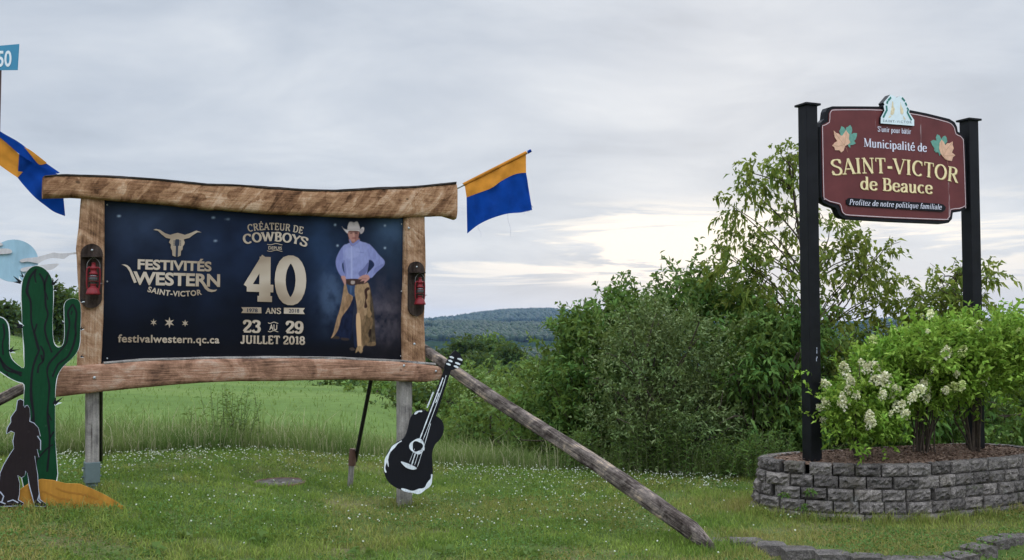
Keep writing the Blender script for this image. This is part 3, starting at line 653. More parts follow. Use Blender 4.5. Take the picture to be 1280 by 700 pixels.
#PART2
# ------------------------------------------------------------------ grass, clover, tall grass (uncountable)
def blades(name, n, ysamp, pxr, hfun, wfun, colfun, lean, seed, label, keepf=None, xs=None):
    r = np.random.default_rng(seed); y = ysamp(r, n); px = r.uniform(pxr[0], pxr[1], n); x = (px - CX) / F * y if xs is None else xs.copy()
    if keepf is not None:
        k = keepf(x, y, r); x, y = x[k], y[k]; n = len(x)
    z = gz(x, y) - 0.004; h = hfun(x, y, r); wd = wfun(x, y, r)
    an = r.uniform(0, 6.283, n); cx, cy = np.cos(an), np.sin(an); la = r.uniform(0, 6.283, n); lv = lean * r.random(n) * h
    lx, ly = np.cos(la) * lv, np.sin(la) * lv
    b = np.stack([x, y, z], 1); s = np.stack([cx, cy, np.zeros(n)], 1) * (wd / 2)[:, None]
    mid = b + np.stack([lx * .32, ly * .32, h * .6], 1); tip = b + np.stack([lx, ly, h * (1 - .25 * lean * r.random(n))], 1)
    V = np.stack([b - s, b + s, mid - s * .75, mid + s * .75, tip - s * .12, tip + s * .12], 1)
    q = (np.arange(n) * 6)[:, None]; Fc = np.concatenate([q + np.array([[0, 1, 3, 2]]), q + np.array([[2, 3, 5, 4]])])
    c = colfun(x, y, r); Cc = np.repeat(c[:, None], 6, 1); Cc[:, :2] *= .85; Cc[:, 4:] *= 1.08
    return tag(np_mesh(name, V.reshape(-1, 3), Fc, M['blade'], None, Cc.reshape(-1, 3)), label, 'grass', kind='stuff')
def lerp(a, b, t): return a[None] * (1 - t[:, None]) + b[None] * t[:, None]
C3 = lambda *a: np.array(a, float)
def lawn_col(x, y, r):
    n = len(x); p = fbm(x * .9, y * 1.3, 31); q = fbm(x * 3.1, y * 3.6, 33, 3)
    c = lerp(C3(.122, .205, .034), C3(.25, .325, .068), np.clip(q * 2 - .5 + r.normal(size=n) * .2, 0, 1))
    right = sstep((x - 1.6) / .8) * sstep((10.2 - y) / 1.6)
    near = sstep((7.9 - .22 * np.minimum(x, 0) * 0 - y) / 1.3)
    dry = np.clip(sstep((p - .49) / .12) * .68 + right * .62 + near * .48 * sstep((q - .38) / .15), 0, .92)
    dry = dry * (r.random(n) < .30 + .70 * dry)
    c = lerp(C3(0, 0, 0), C3(1, 1, 1), np.zeros(n)) + c * (1 - dry[:, None]) + (lerp(C3(.24, .245, .050), C3(.34, .28, .12), r.random(n))) * dry[:, None]
    return c * r.uniform(.75, 1.25, n)[:, None]
def not_blocked(x, y):
    return ~(in_planter(x, y)) & ~(((x + 2.245) / (.17 + .09 * vnoise(x * 9, y * 9, 3))) ** 2 + ((y - 9.68) / (.17 + .09 * vnoise(x * 9, y * 9, 4))) ** 2 < 1)
_PL0 = (2.73, 9.07); _PY = R(22.3); _pu = (math.cos(_PY), math.sin(_PY)); _pw = (-math.sin(_PY), math.cos(_PY))
rim = cr([(-.37, .28), (-.28, -.07), (.12, -.41), (.61, -.60), (1.23, -.60), (1.95, -.56), (2.45, -.35), (2.62, .05), (2.35, .42), (1.62, .50), (.64, .54), (-.10, .50)], 12, True)
rim_w = np.array([(_PL0[0] + a * _pu[0] + b * _pw[0], _PL0[1] + a * _pu[1] + b * _pw[1]) for a, b in rim])
def in_poly(x, y, P):
    ins = np.zeros(np.shape(x), bool); n = len(P)
    for i in range(n):
        x1, y1 = P[i]; x2, y2 = P[(i + 1) % n]
        if y1 == y2: continue
        ins ^= ((y1 > y) != (y2 > y)) & (x < (x2 - x1) * (y - y1) / (y2 - y1) + x1)
    return ins
_pc = rim_w.mean(0); _big = _pc + (rim_w - _pc) * 1.06
def in_planter(x, y): return in_poly(x, y, _big)
_ex = np.array([1.756, 1.954, 2.164, 2.375, 2.6, 2.82, 3.04, 3.29, 3.55, 3.80, 4.04, 5.5]); _ey = np.array([7.89, 7.69, 7.50, 7.37, 7.27, 7.18, 7.17, 7.32, 7.58, 7.83, 7.95, 8.1])
def k_lawn(x, y, r):
    e_ = (np.abs(y - np.interp(x, _ex, _ey) + .03) < .13) & (x > 1.7)
    px = CX + F * x / y; rr = edge_r(px)
    bare = ((fbm(x * 1.7, y * 2.2, 51) > .57) & (y < 7.7)) | (fbm(x * 2.6, y * 3.0, 52) > .66)
    return not_blocked(x, y) & ~(e_ & (r.random(len(x)) < .93)) & (y < rr + .35) & ~(bare & (r.random(len(x)) < .72))
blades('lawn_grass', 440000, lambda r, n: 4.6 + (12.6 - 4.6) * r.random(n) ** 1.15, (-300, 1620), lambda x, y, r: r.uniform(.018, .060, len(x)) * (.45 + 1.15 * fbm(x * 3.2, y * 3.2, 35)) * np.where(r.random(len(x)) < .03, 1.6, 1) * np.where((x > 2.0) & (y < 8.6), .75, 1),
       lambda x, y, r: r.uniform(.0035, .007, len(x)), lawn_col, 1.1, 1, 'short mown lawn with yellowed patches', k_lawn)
def tuft_sites():
    out = [(-3.28, 8.03, .10), (-1.02, 9.32, .12), (-1.62, 9.9, .10), (1.52, 7.52, .16), (-3.42, 7.50, .22), (-3.35, 7.12, .20), (-2.9, 7.35, .30), (-3.1, 7.25, .28)]
    for a, b in rim_w[::6]:
        d = np.array([a, b]) - _pc; e = _pc + d * (1 + .17 / np.hypot(*d)); out.append((e[0], e[1], .07))
    return np.array(out)
_ts = tuft_sites(); _q = np.random.default_rng(9); _n = 7000; _k = _q.integers(0, len(_ts), _n); _tx = _ts[_k, 0] + _q.normal(size=_n) * _ts[_k, 2]; _ty = _ts[_k, 1] + _q.normal(size=_n) * _ts[_k, 2]
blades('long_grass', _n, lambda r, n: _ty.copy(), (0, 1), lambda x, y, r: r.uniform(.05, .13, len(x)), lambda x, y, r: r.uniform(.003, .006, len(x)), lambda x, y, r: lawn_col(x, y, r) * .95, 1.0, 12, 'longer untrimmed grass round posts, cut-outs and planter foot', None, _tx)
def tall_col(x, y, r):
    n = len(x); q = fbm(x * 1.2, y * 1.2, 41); t = np.clip(q * 1.7 - .4 + r.normal(size=n) * .22, 0, 1)
    c = lerp(C3(.095, .165, .038), C3(.21, .265, .085), t); pale = r.random(n) < .16; c[pale] = lerp(C3(.33, .33, .17), C3(.46, .43, .27), r.random(pale.sum())); return c
def tall_y(r, n): return 9.9 + 6.0 * r.random(n) ** 1.5
def tall_h(x, y, r):
    px = CX + F * x / y; m = np.interp(px, [-100, 300, 480, 560, 640, 760, 960, 1400], [.38, .34, .36, .42, .40, .34, .38, .40])
    return m * np.where(r.random(len(x)) < .9, r.uniform(.35, .78, len(x)), r.uniform(.8, 1.45, len(x))) * (.55 + .9 * fbm(x * 1.3, y * 1.3, 44))
def k_tall(x, y, r):
    px = CX + F * x / y; rr = edge_r(px); lim = np.interp(px, [-100, 480, 600, 700, 1400], [1.7, 1.6, 1.6, 1.0, .8])
    return (y > rr + .05 + .25 * fbm(x * 2.5, y * 0 + 3, 47)) & (y < rr + lim) & ~in_planter(x, y)
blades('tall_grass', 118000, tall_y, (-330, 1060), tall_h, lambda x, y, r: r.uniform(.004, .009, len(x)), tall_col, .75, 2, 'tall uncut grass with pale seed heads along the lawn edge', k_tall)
def fld_col(x, y, r):
    q = fbm(x * .25, y * .12, 61); return lerp(C3(.14, .22, .05), C3(.21, .28, .085), np.clip(q * 1.6 - .3 + r.normal(size=len(x)) * .15, 0, 1))
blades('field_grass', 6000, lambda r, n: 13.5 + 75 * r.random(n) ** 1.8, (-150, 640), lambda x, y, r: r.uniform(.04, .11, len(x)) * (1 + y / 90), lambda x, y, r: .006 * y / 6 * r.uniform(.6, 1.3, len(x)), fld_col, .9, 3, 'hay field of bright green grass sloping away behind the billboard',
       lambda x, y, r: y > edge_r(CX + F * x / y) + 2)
# clover heads
r = np.random.default_rng(77); n = 5200; y = 6.3 + 6.2 * r.random(n) ** .75; px = r.uniform(-60, 1000, n); x = (px - CX) / F * y
pr = np.interp(y, [6.3, 7.6, 8.6, 10, 12], [.01, .10, .42, .55, .9]) * (.25 + 1.5 * sstep((fbm(x * 1.1, y * 1.3, 71) - .40) / .2)); rr = edge_r(px)
k = (r.random(n) < pr * .60) & not_blocked(x, y) & (y < rr + .25); x, y = x[k], y[k]
edge = 900; px2 = r.uniform(20, 920, edge); y2 = edge_r(px2) - np.abs(r.normal(size=edge)) * .38; x2 = (px2 - CX) / F * y2; kk = not_blocked(x2, y2); x = np.r_[x, x2[kk]]; y = np.r_[y, y2[kk]]
Pc = np.stack([x, y, gz(x, y) + r.uniform(.045, .085, len(x))], 1); Vc, Fc_ = blobs(Pc, r.uniform(.0042, .0088, len(x)), .85, 3)
tag(np_mesh('clover_flowers', Vc, Fc_, M['clover']), 'scattered white clover heads in the lawn', 'clover', kind='stuff')
# clover leaves between the grass blades, in patches
r = np.random.default_rng(78); n = 120000; y = 5.2 + 7.2 * r.random(n); px = r.uniform(-80, 1300, n); x = (px - CX) / F * y
k = (fbm(x * 1.1, y * 1.3, 71) + .22 * fbm(x * 5, y * 5, 73) > .60) & not_blocked(x, y) & (y < edge_r(px) + .2) & (r.random(n) < .55); x, y = x[k], y[k]; m_ = len(x)
an = r.uniform(0, 6.28, m_); D = norm(np.stack([np.cos(an), np.sin(an), r.uniform(-.1, .5, m_)], 1)); Pq = np.stack([x, y, gz(x, y) + r.uniform(.018, .045, m_)], 1)
Vq, Fq = leaf_quads(Pq, D, r.uniform(.014, .026, m_), r.uniform(.012, .022, m_), .1, r)
tag(np_mesh('clover_leaves', Vq, Fq, leafmat('clover_leaf', [(.045, .105, .020), (.075, .15, .032), (.11, .19, .05)], .25)), 'low clover leaves in patches among the grass', 'clover', kind='stuff')
# broad-leaved weeds in the near lawn
wl = [(556, 690, 'broad-leaved grey-green weed in the lawn in front of the guitar'), (330, 676, 'small leafy weed in the near lawn below the round cover'), (660, 694, 'low weed at the bottom edge right of the guitar'), (455, 692, 'leafy weed at the bottom edge left of the guitar'), (196, 690, 'dark leafy weed at the bottom edge below the orange dune'), (240, 672, 'small dark weed in the near lawn right of the orange dune')]
for i, (px, py, lb) in enumerate(wl):
    y = 6.6
    for _ in range(8):
        y = (EYE - gz1((px - CX) / F * y, y)) * F / (py - HZ)
    b = gbase(px, y); rw = np.random.default_rng(90 + i); root = empty('broadleaf_weed', b); nl = 11
    an = rw.uniform(0, 6.28, nl); D = norm(np.stack([np.cos(an), np.sin(an), rw.uniform(.35, 1.1, nl)], 1)); P = D * rw.uniform(.02, .05, nl)[:, None]
    V, Fc = leaf_quads(P, D, rw.uniform(.05, .10, nl), rw.uniform(.04, .07, nl), .35, rw); np_mesh('leaves', V, Fc, M['herb'], root); tag(root, lb, 'weed', 'broad-leaved weeds in the near lawn')

# round cover in the lawn
def m_cover():
    m, t, o = newmat('mottled_stone'); co = obj_co(t); v = t.n('ShaderNodeTexVoronoi', Scale=22.0); t.l.new(co, v.inputs['Vector'])
    c = t.ramp(v.outputs['Color'], [(0, (.022, .018, .016)), (.6, (.060, .050, .044)), (.85, (.11, .095, .09)), (1, (.30, .28, .29))]); principled(t, o, c, .8, .2, 0, v.outputs['Distance'], .6, .01); return m
cy = 9.68; cxx = (352 - CX) / F * cy; cr_ = empty('utility_cover', (cxx, cy, gz1(cxx, cy) + .012)); mb = MB()
mb.lathe([(0, .006), (.20, .005), (.215, .002), (.22, -.03)], seg=28); mb.build('lid', m_cover(), cr_)
mb = MB(); mb.lathe([(.222, -.03), (.224, .007), (.24, .008), (.25, .001), (.252, -.03)], seg=28); mb.build('ring', M['rust'], cr_)
tag(cr_, 'round mottled grey utility cover set flush in the lawn under the billboard', 'utility cover')

# ------------------------------------------------------------------ lettering
GL = {}
def ell(cx, cy, rx, ry, a0=0, a1=360, n=22): return [(cx + rx * math.cos(R(a0 + (a1 - a0) * i / n)), cy + ry * math.sin(R(a0 + (a1 - a0) * i / n))) for i in range(n + 1)]
def sm(*p): return cr(p, 6)
TN, TK = 0, 1      # thin or thick stroke; None = pen contrast by direction
def defg(ch, w, *st): GL[ch] = (w, st)
def sf(x, y, h=.13): return ('s', x, y, h)
defg('S', .68, ('p', sm((.58, .76), (.52, .93), (.34, .98), (.15, .92), (.09, .76), (.2, .61), (.36, .52), (.52, .42), (.6, .25), (.52, .07), (.33, .02), (.14, .08), (.07, .25))), ('t', .585, .97, .70), ('t', .07, .30, .03))
defg('A', .74, ('n', [(.06, 0), (.36, 1)]), ('k', [(.36, 1), (.67, 0)]), ('n', [(.17, .33), (.55, .33)]), sf(.06, 0), sf(.67, 0))
defg('I', .38, ('k', [(.19, 0), (.19, 1)]), sf(.19, 0), sf(.19, 1))
defg('N', .82, ('n', [(.14, 0), (.14, 1)]), ('k', [(.14, 1), (.66, 0)]), ('n', [(.66, 0), (.66, 1)]), sf(.13, 1, .1), sf(.14, 0), sf(.66, 1))
defg('T', .70, ('n', [(.05, .97), (.65, .97)]), ('k', [(.35, 0), (.35, 1)]), sf(.35, 0), ('t', .06, 1, .76), ('t', .64, 1, .76))
defg('V', .76, ('k', [(.07, 1), (.38, 0)]), ('n', [(.38, 0), (.69, 1)]), sf(.07, 1), sf(.69, 1))
defg('C', .74, ('p', ell(.41, .5, .33, .48, 48, 312)), ('t', .65, .96, .70))
defg('O', .84, ('p', ell(.42, .5, .34, .48)))
defg('R', .76, ('k', [(.17, 0), (.17, 1)]), ('p', sm((.17, .97), (.4, .97), (.55, .89), (.58, .75), (.54, .6), (.4, .52), (.17, .52))), ('k', [(.38, .52), (.66, .03)]), sf(.17, 0), sf(.12, 1, .09), sf(.68, 0, .08))
defg('M', .96, ('n', [(.12, 0), (.14, 1)]), ('k', [(.14, 1), (.47, .06)]), ('n', [(.47, .06), (.80, 1)]), ('k', [(.80, 1), (.82, 0)]), sf(.12, 1, .1), sf(.12, 0), sf(.82, 0), sf(.83, 1, .1))
defg('B', .70, ('k', [(.17, 0), (.17, 1)]), ('p', sm((.17, .97), (.38, .97), (.52, .89), (.54, .76), (.5, .61), (.38, .53), (.17, .53))), ('p', sm((.38, .53), (.55, .46), (.61, .28), (.55, .09), (.38, .03), (.17, .03))), sf(.12, 0, .09), sf(.12, 1, .09))
defg('P', .66, ('k', [(.17, 0), (.17, 1)]), ('p', sm((.17, .97), (.4, .97), (.55, .88), (.58, .73), (.54, .57), (.4, .48), (.17, .48))), sf(.17, 0), sf(.12, 1, .09))
_E = [('k', [(.17, 0), (.17, 1)]), ('n', [(.17, .97), (.58, .97)]), ('n', [(.17, .51), (.46, .51)]), ('n', [(.17, .03), (.60, .03)]), ('t', .585, 1, .78), ('t', .60, .24, 0), ('t', .46, .62, .40), sf(.12, 0, .09), sf(.12, 1, .09)]
defg('E', .68, *_E); defg('É', .68, *(_E + [('k', [(.30, 1.10), (.46, 1.24)])]))
defg('D', .80, ('k', [(.17, 0), (.17, 1)]), ('p', sm((.17, .97), (.38, .97), (.6, .85), (.69, .5), (.6, .15), (.38, .03), (.17, .03))), sf(.12, 0, .09), sf(.12, 1, .09))
defg('U', .80, ('k', [(.16, 1), (.16, .4)]), ('p', sm((.16, .4), (.18, .2), (.27, .06), (.40, .02), (.54, .06), (.62, .2), (.64, .4))), ('n', [(.64, .4), (.64, 1)]), sf(.16, 1), sf(.64, 1))
defg('W', 1.08, ('k', [(.07, 1), (.30, 0)]), ('n', [(.30, 0), (.54, .96)]), ('k', [(.54, .96), (.78, 0)]), ('n', [(.78, 0), (1.0, 1)]), sf(.07, 1), sf(1.0, 1), sf(.54, 1, .1))
defg('Y', .74, ('k', [(.07, 1), (.37, .48)]), ('n', [(.37, .48), (.67, 1)]), ('k', [(.37, .48), (.37, 0)]), sf(.07, 1), sf(.67, 1), sf(.37, 0))
defg('J', .52, ('k', [(.34, 1), (.34, .3)]), ('p', sm((.34, .3), (.32, .12), (.22, .02), (.10, .05), (.05, .2))), sf(.34, 1))
defg('L', .62, ('k', [(.17, 0), (.17, 1)]), ('n', [(.17, .03), (.56, .03)]), ('t', .56, .26, 0), sf(.17, 1), sf(.12, 0, .09))
defg('4', .72, ('k', [(.48, 0), (.48, 1)]), ('n', [(.48, 1), (.06, .32)]), ('n', [(.06, .30), (.68, .30)]), sf(.48, 0, .17))
defg('0', .68, ('p', ell(.34, .5, .25, .47)))
defg('2', .66, ('p', sm((.09, .74), (.14, .92), (.31, .98), (.5, .91), (.54, .74), (.44, .52), (.22, .28), (.08, .06))), ('n', [(.07, .04), (.58, .04)]), ('t', .58, .22, 0), ('t', .09, .82, .66))
defg('3', .66, ('p', sm((.09, .8), (.17, .95), (.32, .98), (.5, .9), (.53, .73), (.43, .57), (.28, .53))), ('p', sm((.28, .53), (.47, .47), (.56, .28), (.48, .07), (.29, .02), (.13, .06), (.06, .2))))
defg('9', .66, ('p', ell(.32, .68, .23, .29)), ('p', sm((.55, .68), (.55, .4), (.46, .12), (.29, .02), (.13, .06), (.07, .18))))
defg('1', .5, ('k', [(.28, 0), (.28, 1)]), ('n', [(.28, 1), (.08, .82)]), sf(.28, 0, .17))
defg('8', .66, ('p', ell(.33, .75, .20, .22)), ('p', ell(.33, .27, .25, .25)))
defg('7', .6, ('n', [(.06, .96), (.56, .96)]), ('k', [(.55, .96), (.22, 0)]))
defg('5', .66, ('p', sm((.12, .52), (.3, .6), (.5, .52), (.56, .32), (.48, .09), (.29, .02), (.12, .06), (.06, .18))), ('n', [(.14, .97), (.54, .97)]), ('n', [(.14, .97), (.11, .5)]))
def st_(x, a, b): return ('k', [(x, a), (x, b)])
defg('u', .64, st_(.14, .2, .66), ('p', sm((.14, .2), (.18, .05), (.28, .01), (.40, .05), (.48, .18))), st_(.48, 0, .66), sf(.10, .65, .07), sf(.44, .65, .07), sf(.53, .015, .06))
defg('n', .64, st_(.14, 0, .66), ('p', sm((.14, .46), (.23, .61), (.35, .66), (.46, .6), (.49, .45))), st_(.49, 0, .46), sf(.14, 0, .1), sf(.49, 0, .1), sf(.10, .65, .07))
defg('m', .96, st_(.14, 0, .66), ('p', sm((.14, .46), (.22, .61), (.33, .66), (.44, .6), (.47, .45))), st_(.47, 0, .46), ('p', sm((.47, .46), (.55, .61), (.66, .66), (.77, .6), (.80, .45))), st_(.80, 0, .46), sf(.14, 0, .1), sf(.47, 0, .1), sf(.80, 0, .1), sf(.10, .65, .07))
defg('i', .32, st_(.16, 0, .66), st_(.16, .84, .97), sf(.16, 0, .11), sf(.12, .65, .07))
defg('c', .54, ('p', ell(.30, .33, .22, .31, 45, 318)))
defg('p', .64, st_(.14, -.28, .66), ('p', ell(.33, .33, .20, .31)), sf(.14, -.28, .11), sf(.10, .65, .07))
defg('q', .64, st_(.50, -.28, .66), ('p', ell(.30, .33, .20, .31)), sf(.50, -.28, .11))
defg('b', .64, st_(.14, 0, 1), ('p', ell(.33, .33, .20, .31)), sf(.10, .985, .07))
_d = (st_(.50, 0, 1), ('p', ell(.30, .33, .21, .31)), sf(.46, .985, .07), sf(.55, .015, .06)); defg('d', .64, *_d)
_a = [('p', sm((.11, .50), (.17, .62), (.3, .66), (.41, .6), (.44, .45))), st_(.44, 0, .46), ('p', sm((.44, .40), (.25, .36), (.1, .26), (.08, .13), (.16, .02), (.28, .02), (.44, .15))), sf(.50, .015, .06)]
defg('a', .57, *_a); defg('â', .57, *(_a + [('n', [(.14, .80), (.27, .95)]), ('n', [(.27, .95), (.40, .80)])]))
defg('l', .32, st_(.16, 0, 1), sf(.16, 0, .11), sf(.12, .985, .07))
defg('t', .42, st_(.18, .14, .88), ('p', sm((.18, .15), (.21, .04), (.30, .01), (.38, .07))), ('n', [(.04, .64), (.37, .64)]))
_e = [('n', [(.08, .37), (.50, .37)]), ('p', sm((.50, .38), (.47, .58), (.3, .66), (.14, .58), (.08, .34), (.14, .1), (.31, .01), (.45, .06), (.51, .16)))]
defg('e', .57, *_e); defg('é', .57, *(_e + [('k', [(.24, .80), (.42, .98)])]))
defg('r', .46, st_(.14, 0, .66), ('p', sm((.14, .44), (.23, .59), (.34, .65), (.42, .60))), sf(.14, 0, .1), sf(.10, .65, .07))
defg('o', .60, ('p', ell(.30, .33, .22, .31)))
defg('f', .40, ('p', sm((.42, .91), (.35, .99), (.25, .95), (.19, .80))), st_(.19, 0, .8), ('n', [(.04, .64), (.38, .64)]), sf(.19, 0, .11))
defg('z', .52, ('n', [(.06, .63), (.45, .63)]), ('k', [(.45, .63), (.06, .03)]), ('n', [(.06, .03), (.47, .03)]))
defg("'", .22, ('k', [(.12, 1), (.09, .76)])); defg('-', .42, ('k', [(.06, .40), (.36, .40)])); defg(' ', .30)
defg('/', .4)
def glyph_strips(text, thin, thick, serif, gap=.05, slant=0.0):
    """strips of stroke outlines in cap-height units; returns (list of (left pts, right pts)), total width"""
    X = 0.0; out = []
    for ch in text:
        w_, st = GL[ch]
        for q in st:
            if q[0] == 's':
                if serif <= 0: continue
                y0 = q[2] + (serif / 2 if q[2] < .3 else -serif / 2) if q[2] in (0, 1) else q[2]
                out.append(_strip([(X + q[1] - q[3], y0), (X + q[1] + q[3], y0)], [serif, serif], slant)); continue
            if q[0] == 't':
                if serif <= 0: continue
                out.append(_strip([(X + q[1], q[2]), (X + q[1], q[3])], [serif] * 2, slant)); continue
            pts = [(X + a, b) for a, b in q[1]]; ws = []
            for i in range(len(pts)):
                a = pts[max(i - 1, 0)]; b = pts[min(i + 1, len(pts) - 1)]; L = math.hypot(b[0] - a[0], b[1] - a[1]) or 1
                ws.append(thin if q[0] == 'n' else thick if q[0] == 'k' else thin + (thick - thin) * abs(b[1] - a[1]) / L)
            out.append(_strip(pts, ws, slant))
        X += w_ + gap
    return out, X - gap
def _strip(pts, ws, slant):
    l = []; r_ = []; n = len(pts); closed = n > 4 and abs(pts[0][0] - pts[-1][0]) < 1e-6 and abs(pts[0][1] - pts[-1][1]) < 1e-6
    for i in range(n):
        a = pts[i - 1] if i > 0 else (pts[-2] if closed else pts[0]); b = pts[i + 1] if i < n - 1 else (pts[1] if closed else pts[-1])
        dx, dy = b[0] - a[0], b[1] - a[1]; L = math.hypot(dx, dy) or 1; nx, ny = -dy / L * ws[i] / 2, dx / L * ws[i] / 2
        p = pts[i]; l.append((p[0] + nx + slant * (p[1] + ny), p[1] + ny)); r_.append((p[0] - nx + slant * (p[1] - ny), p[1] - ny))
    return l, r_
class Lay:
    """maps a text box (s along 0..1, t in cap heights) onto a plane, with an arch"""
    def __init__(s, pl, A, B, cap, off, arch=0.0):
        s.a = pl.uv(*A, off); s.b = pl.uv(*B, off); mx_, my_ = (A[0] + B[0]) / 2, (A[1] + B[1]) / 2
        s.cap = pl.uv(mx_, my_ - cap, off)[1] - pl.uv(mx_, my_, off)[1]; s.arch = (pl.uv(mx_, my_ - arch, off)[1] - pl.uv(mx_, my_, off)[1]); s.off = off
    def p(s, q, t):
        k = 4 * q * (1 - q) * s.arch; dk = 4 * (1 - 2 * q) * s.arch; Lx = s.b[0] - s.a[0]; Lv = s.b[1] - s.a[1] + dk; L = math.hypot(Lx, Lv)
        return (s.a[0] + Lx * q - Lv / L * t * s.cap * (1 if s.arch else 0), s.a[1] + (s.b[1] - s.a[1]) * q + k + t * s.cap * (Lx / L if s.arch else 1))
def stroke_text(mb, text, lay, thin, thick, serif, gap=.05, slant=0.0, mi=0, lift=0.0):
    st, w_ = glyph_strips(text, thin, thick, serif, gap, slant)
    for j, (l, r_) in enumerate(st):
        y = -lay.off - lift - 0.00012 * (j % 9); V = []
        for a, b in zip(l, r_):
            u, v = lay.p(a[0] / w_, a[1]); V.append((u, y, v)); u, v = lay.p(b[0] / w_, b[1]); V.append((u, y, v))
        mb.add(V, [(2 * i, 2 * i + 1, 2 * i + 3, 2 * i + 2) for i in range(len(l) - 1)], mi)
def font_mesh(text, bold=0.0, space=1.0):
    c = bpy.data.curves.new('lettering_curve', 'FONT'); c.body = text; c.size = 1; c.offset = bold; c.space_character = space; c.resolution_u = 5
    o = bpy.data.objects.new('lettering_curve', c); COL.objects.link(o); bpy.context.view_layer.update()
    me = o.to_mesh(); V = [tuple(v.co) for v in me.vertices]; Fc = [list(p.vertices) for p in me.polygons]; o.to_mesh_clear()
    bpy.data.objects.remove(o); bpy.data.curves.remove(c); return V, Fc
_HV, _ = font_mesh('H'); HCAP = max(v[1] for v in _HV)
def sans_text(mb, text, lay, bold=0.02, space=1.0, mi=0, lift=0.0):
    V, Fc = font_mesh(text, bold, space); x0 = min(v[0] for v in V); x1 = max(v[0] for v in V); out = []
    for v in V:
        u, q = lay.p((v[0] - x0) / (x1 - x0), v[1] / HCAP); out.append((u, -lay.off - lift, q))
    mb.add(out, Fc, mi)

# ------------------------------------------------------------------ billboard
BY = math.atan2(1.31, 2.27)
BP = Plane((-3.28, 8.0), BY, 0.30); BR = BP.root('billboard')
tag(BR, 'wide rustic timber billboard with a dark blue festival banner on two legs', 'billboard')
def band_loft(name, top, bot, off, depth, matn, vertical=False, n=64, amp=.05, seed=0, ex=3.2):
    """hewn beam between two outlines seen on the plane"""
    T = BP.pts(top, off); B = BP.pts(bot, off); k = 1 if vertical else 0
    ta = np.array(sorted([(p[k], p[1 - k]) for p in T])); ba = np.array(sorted([(p[k], p[1 - k]) for p in B]))
    s = np.linspace(max(ta[0, 0], ba[0, 0]), min(ta[-1, 0], ba[-1, 0]), n); t = np.interp(s, ta[:, 0], ta[:, 1]); b = np.interp(s, ba[:, 0], ba[:, 1])
    st = []; A = []; Bv = []
    for i in range(n):
        m = (t[i] + b[i]) / 2; h = (t[i] - b[i]) / 2
        if vertical: st.append((m, -off + depth / 2, s[i])); A.append((abs(h), 0, 0))
        else: st.append((s[i], -off + depth / 2, m)); A.append((0, 0, abs(h)))
        Bv.append((0, depth / 2, 0))
    mb = MB(); loft(mb, st, A, Bv, ex, 28, amp, 7.0, seed); return mb.build(name, M[matn], BR)
band_loft('top_beam', [(54, 220), (80, 218), (140, 220), (200, 224), (260, 230), (300, 231), (340, 234.5), (380, 237), (420, 238), (470, 235), (520, 233), (572, 228)],
          [(54, 247), (90, 246), (130, 249), (200, 254.5), (262, 262), (280, 262), (340, 267), (400, 269), (450, 271.5), (500, 272), (530, 270), (558, 270), (572, 274)], .10, .13, 'hewn', n=90, amp=.045, seed=3, ex=4)
band_loft('bark_edge', [(56, 218.6), (80, 216.8), (140, 218.8), (200, 222.8), (260, 228.8), (300, 229.8), (340, 233), (380, 235.5), (420, 236.6), (470, 233.6), (520, 231.8), (571, 226.8)],
          [(56, 222), (80, 220), (140, 222), (200, 226), (260, 232), (300, 233), (340, 236.5), (380, 239), (420, 240), (470, 237), (520, 235), (571, 230)], .095, .11, 'bark_top', n=90, amp=.3, seed=9)
band_loft('bottom_beam', [(60, 459), (100, 457), (130, 455), (180, 451), (250, 449), (340, 447.5), (430, 448.5), (500, 452), (540, 456), (553, 459)],
          [(60, 498), (110, 492), (150, 488), (200, 483), (250, 479), (300, 477), (340, 477), (400, 475.5), (440, 475), (500, 477), (535, 478), (553, 475)], .11, .13, 'beam', n=80, amp=.04, seed=5, ex=4.5)
band_loft('bark_edge', [(130, 452.5), (180, 448.5), (250, 446.5), (340, 445.3), (430, 446.3), (500, 450), (545, 454)], [(130, 456), (180, 452), (250, 450), (340, 449), (430, 450), (500, 453.5), (545, 458)], .085, .10, 'grey', n=80, amp=.35, seed=12)
band_loft('side_post', [(131.5, 236), (131.5, 300), (130, 400), (127, 458)], [(103, 236), (99, 285), (96, 310), (98, 350), (101, 395), (98, 420), (97, 458)], .055, .09, 'post', True, 60, .03, 7, 4)
band_loft('side_post', [(532, 255), (533.5, 330), (531.5, 400), (533.5, 457)], [(507, 255), (506, 340), (504, 400), (505, 457)], .055, .09, 'post', True, 60, .03, 8, 4)
# painter for the printed banner: colours of the print itself, sampled at its vertices
def srgb(*c): c = np.array(c, float) / 255; return np.where(c <= .04045, c / 12.92, ((c + .055) / 1.055) ** 2.4)
def pdist(x, y, P):
    d = np.full(x.shape, 1e9); n = len(P)
    for i in range(n):
        x1, y1 = P[i]; x2, y2 = P[(i + 1) % n]; ex, ey = x2 - x1, y2 - y1; L = ex * ex + ey * ey + 1e-9
        t = np.clip(((x - x1) * ex + (y - y1) * ey) / L, 0, 1); d = np.minimum(d, np.hypot(x - x1 - t * ex, y - y1 - t * ey))
    return np.where(in_poly(x, y, P), -d, d)
def paint(C, x, y, P, col, soft=.45, a=1.0, tex=0.0, smooth=True):
    P = cr(P, 4, True) if smooth else P; xs = [p[0] for p in P]; ys = [p[1] for p in P]
    m = (x > min(xs) - 2) & (x < max(xs) + 2) & (y > min(ys) - 2) & (y < max(ys) + 2)
    if not m.any(): return
    d = pdist(x[m], y[m], P); al = np.clip(.5 - d / (2 * soft), 0, 1) * a; c = np.broadcast_to(srgb(*col), (m.sum(), 3)).copy()
    if tex: c *= (1 + tex * (fbm(x[m] * .55, y[m] * .22, 5) - .5) * 2)[:, None]
    C[m] = C[m] * (1 - al[:, None]) + c * al[:, None]
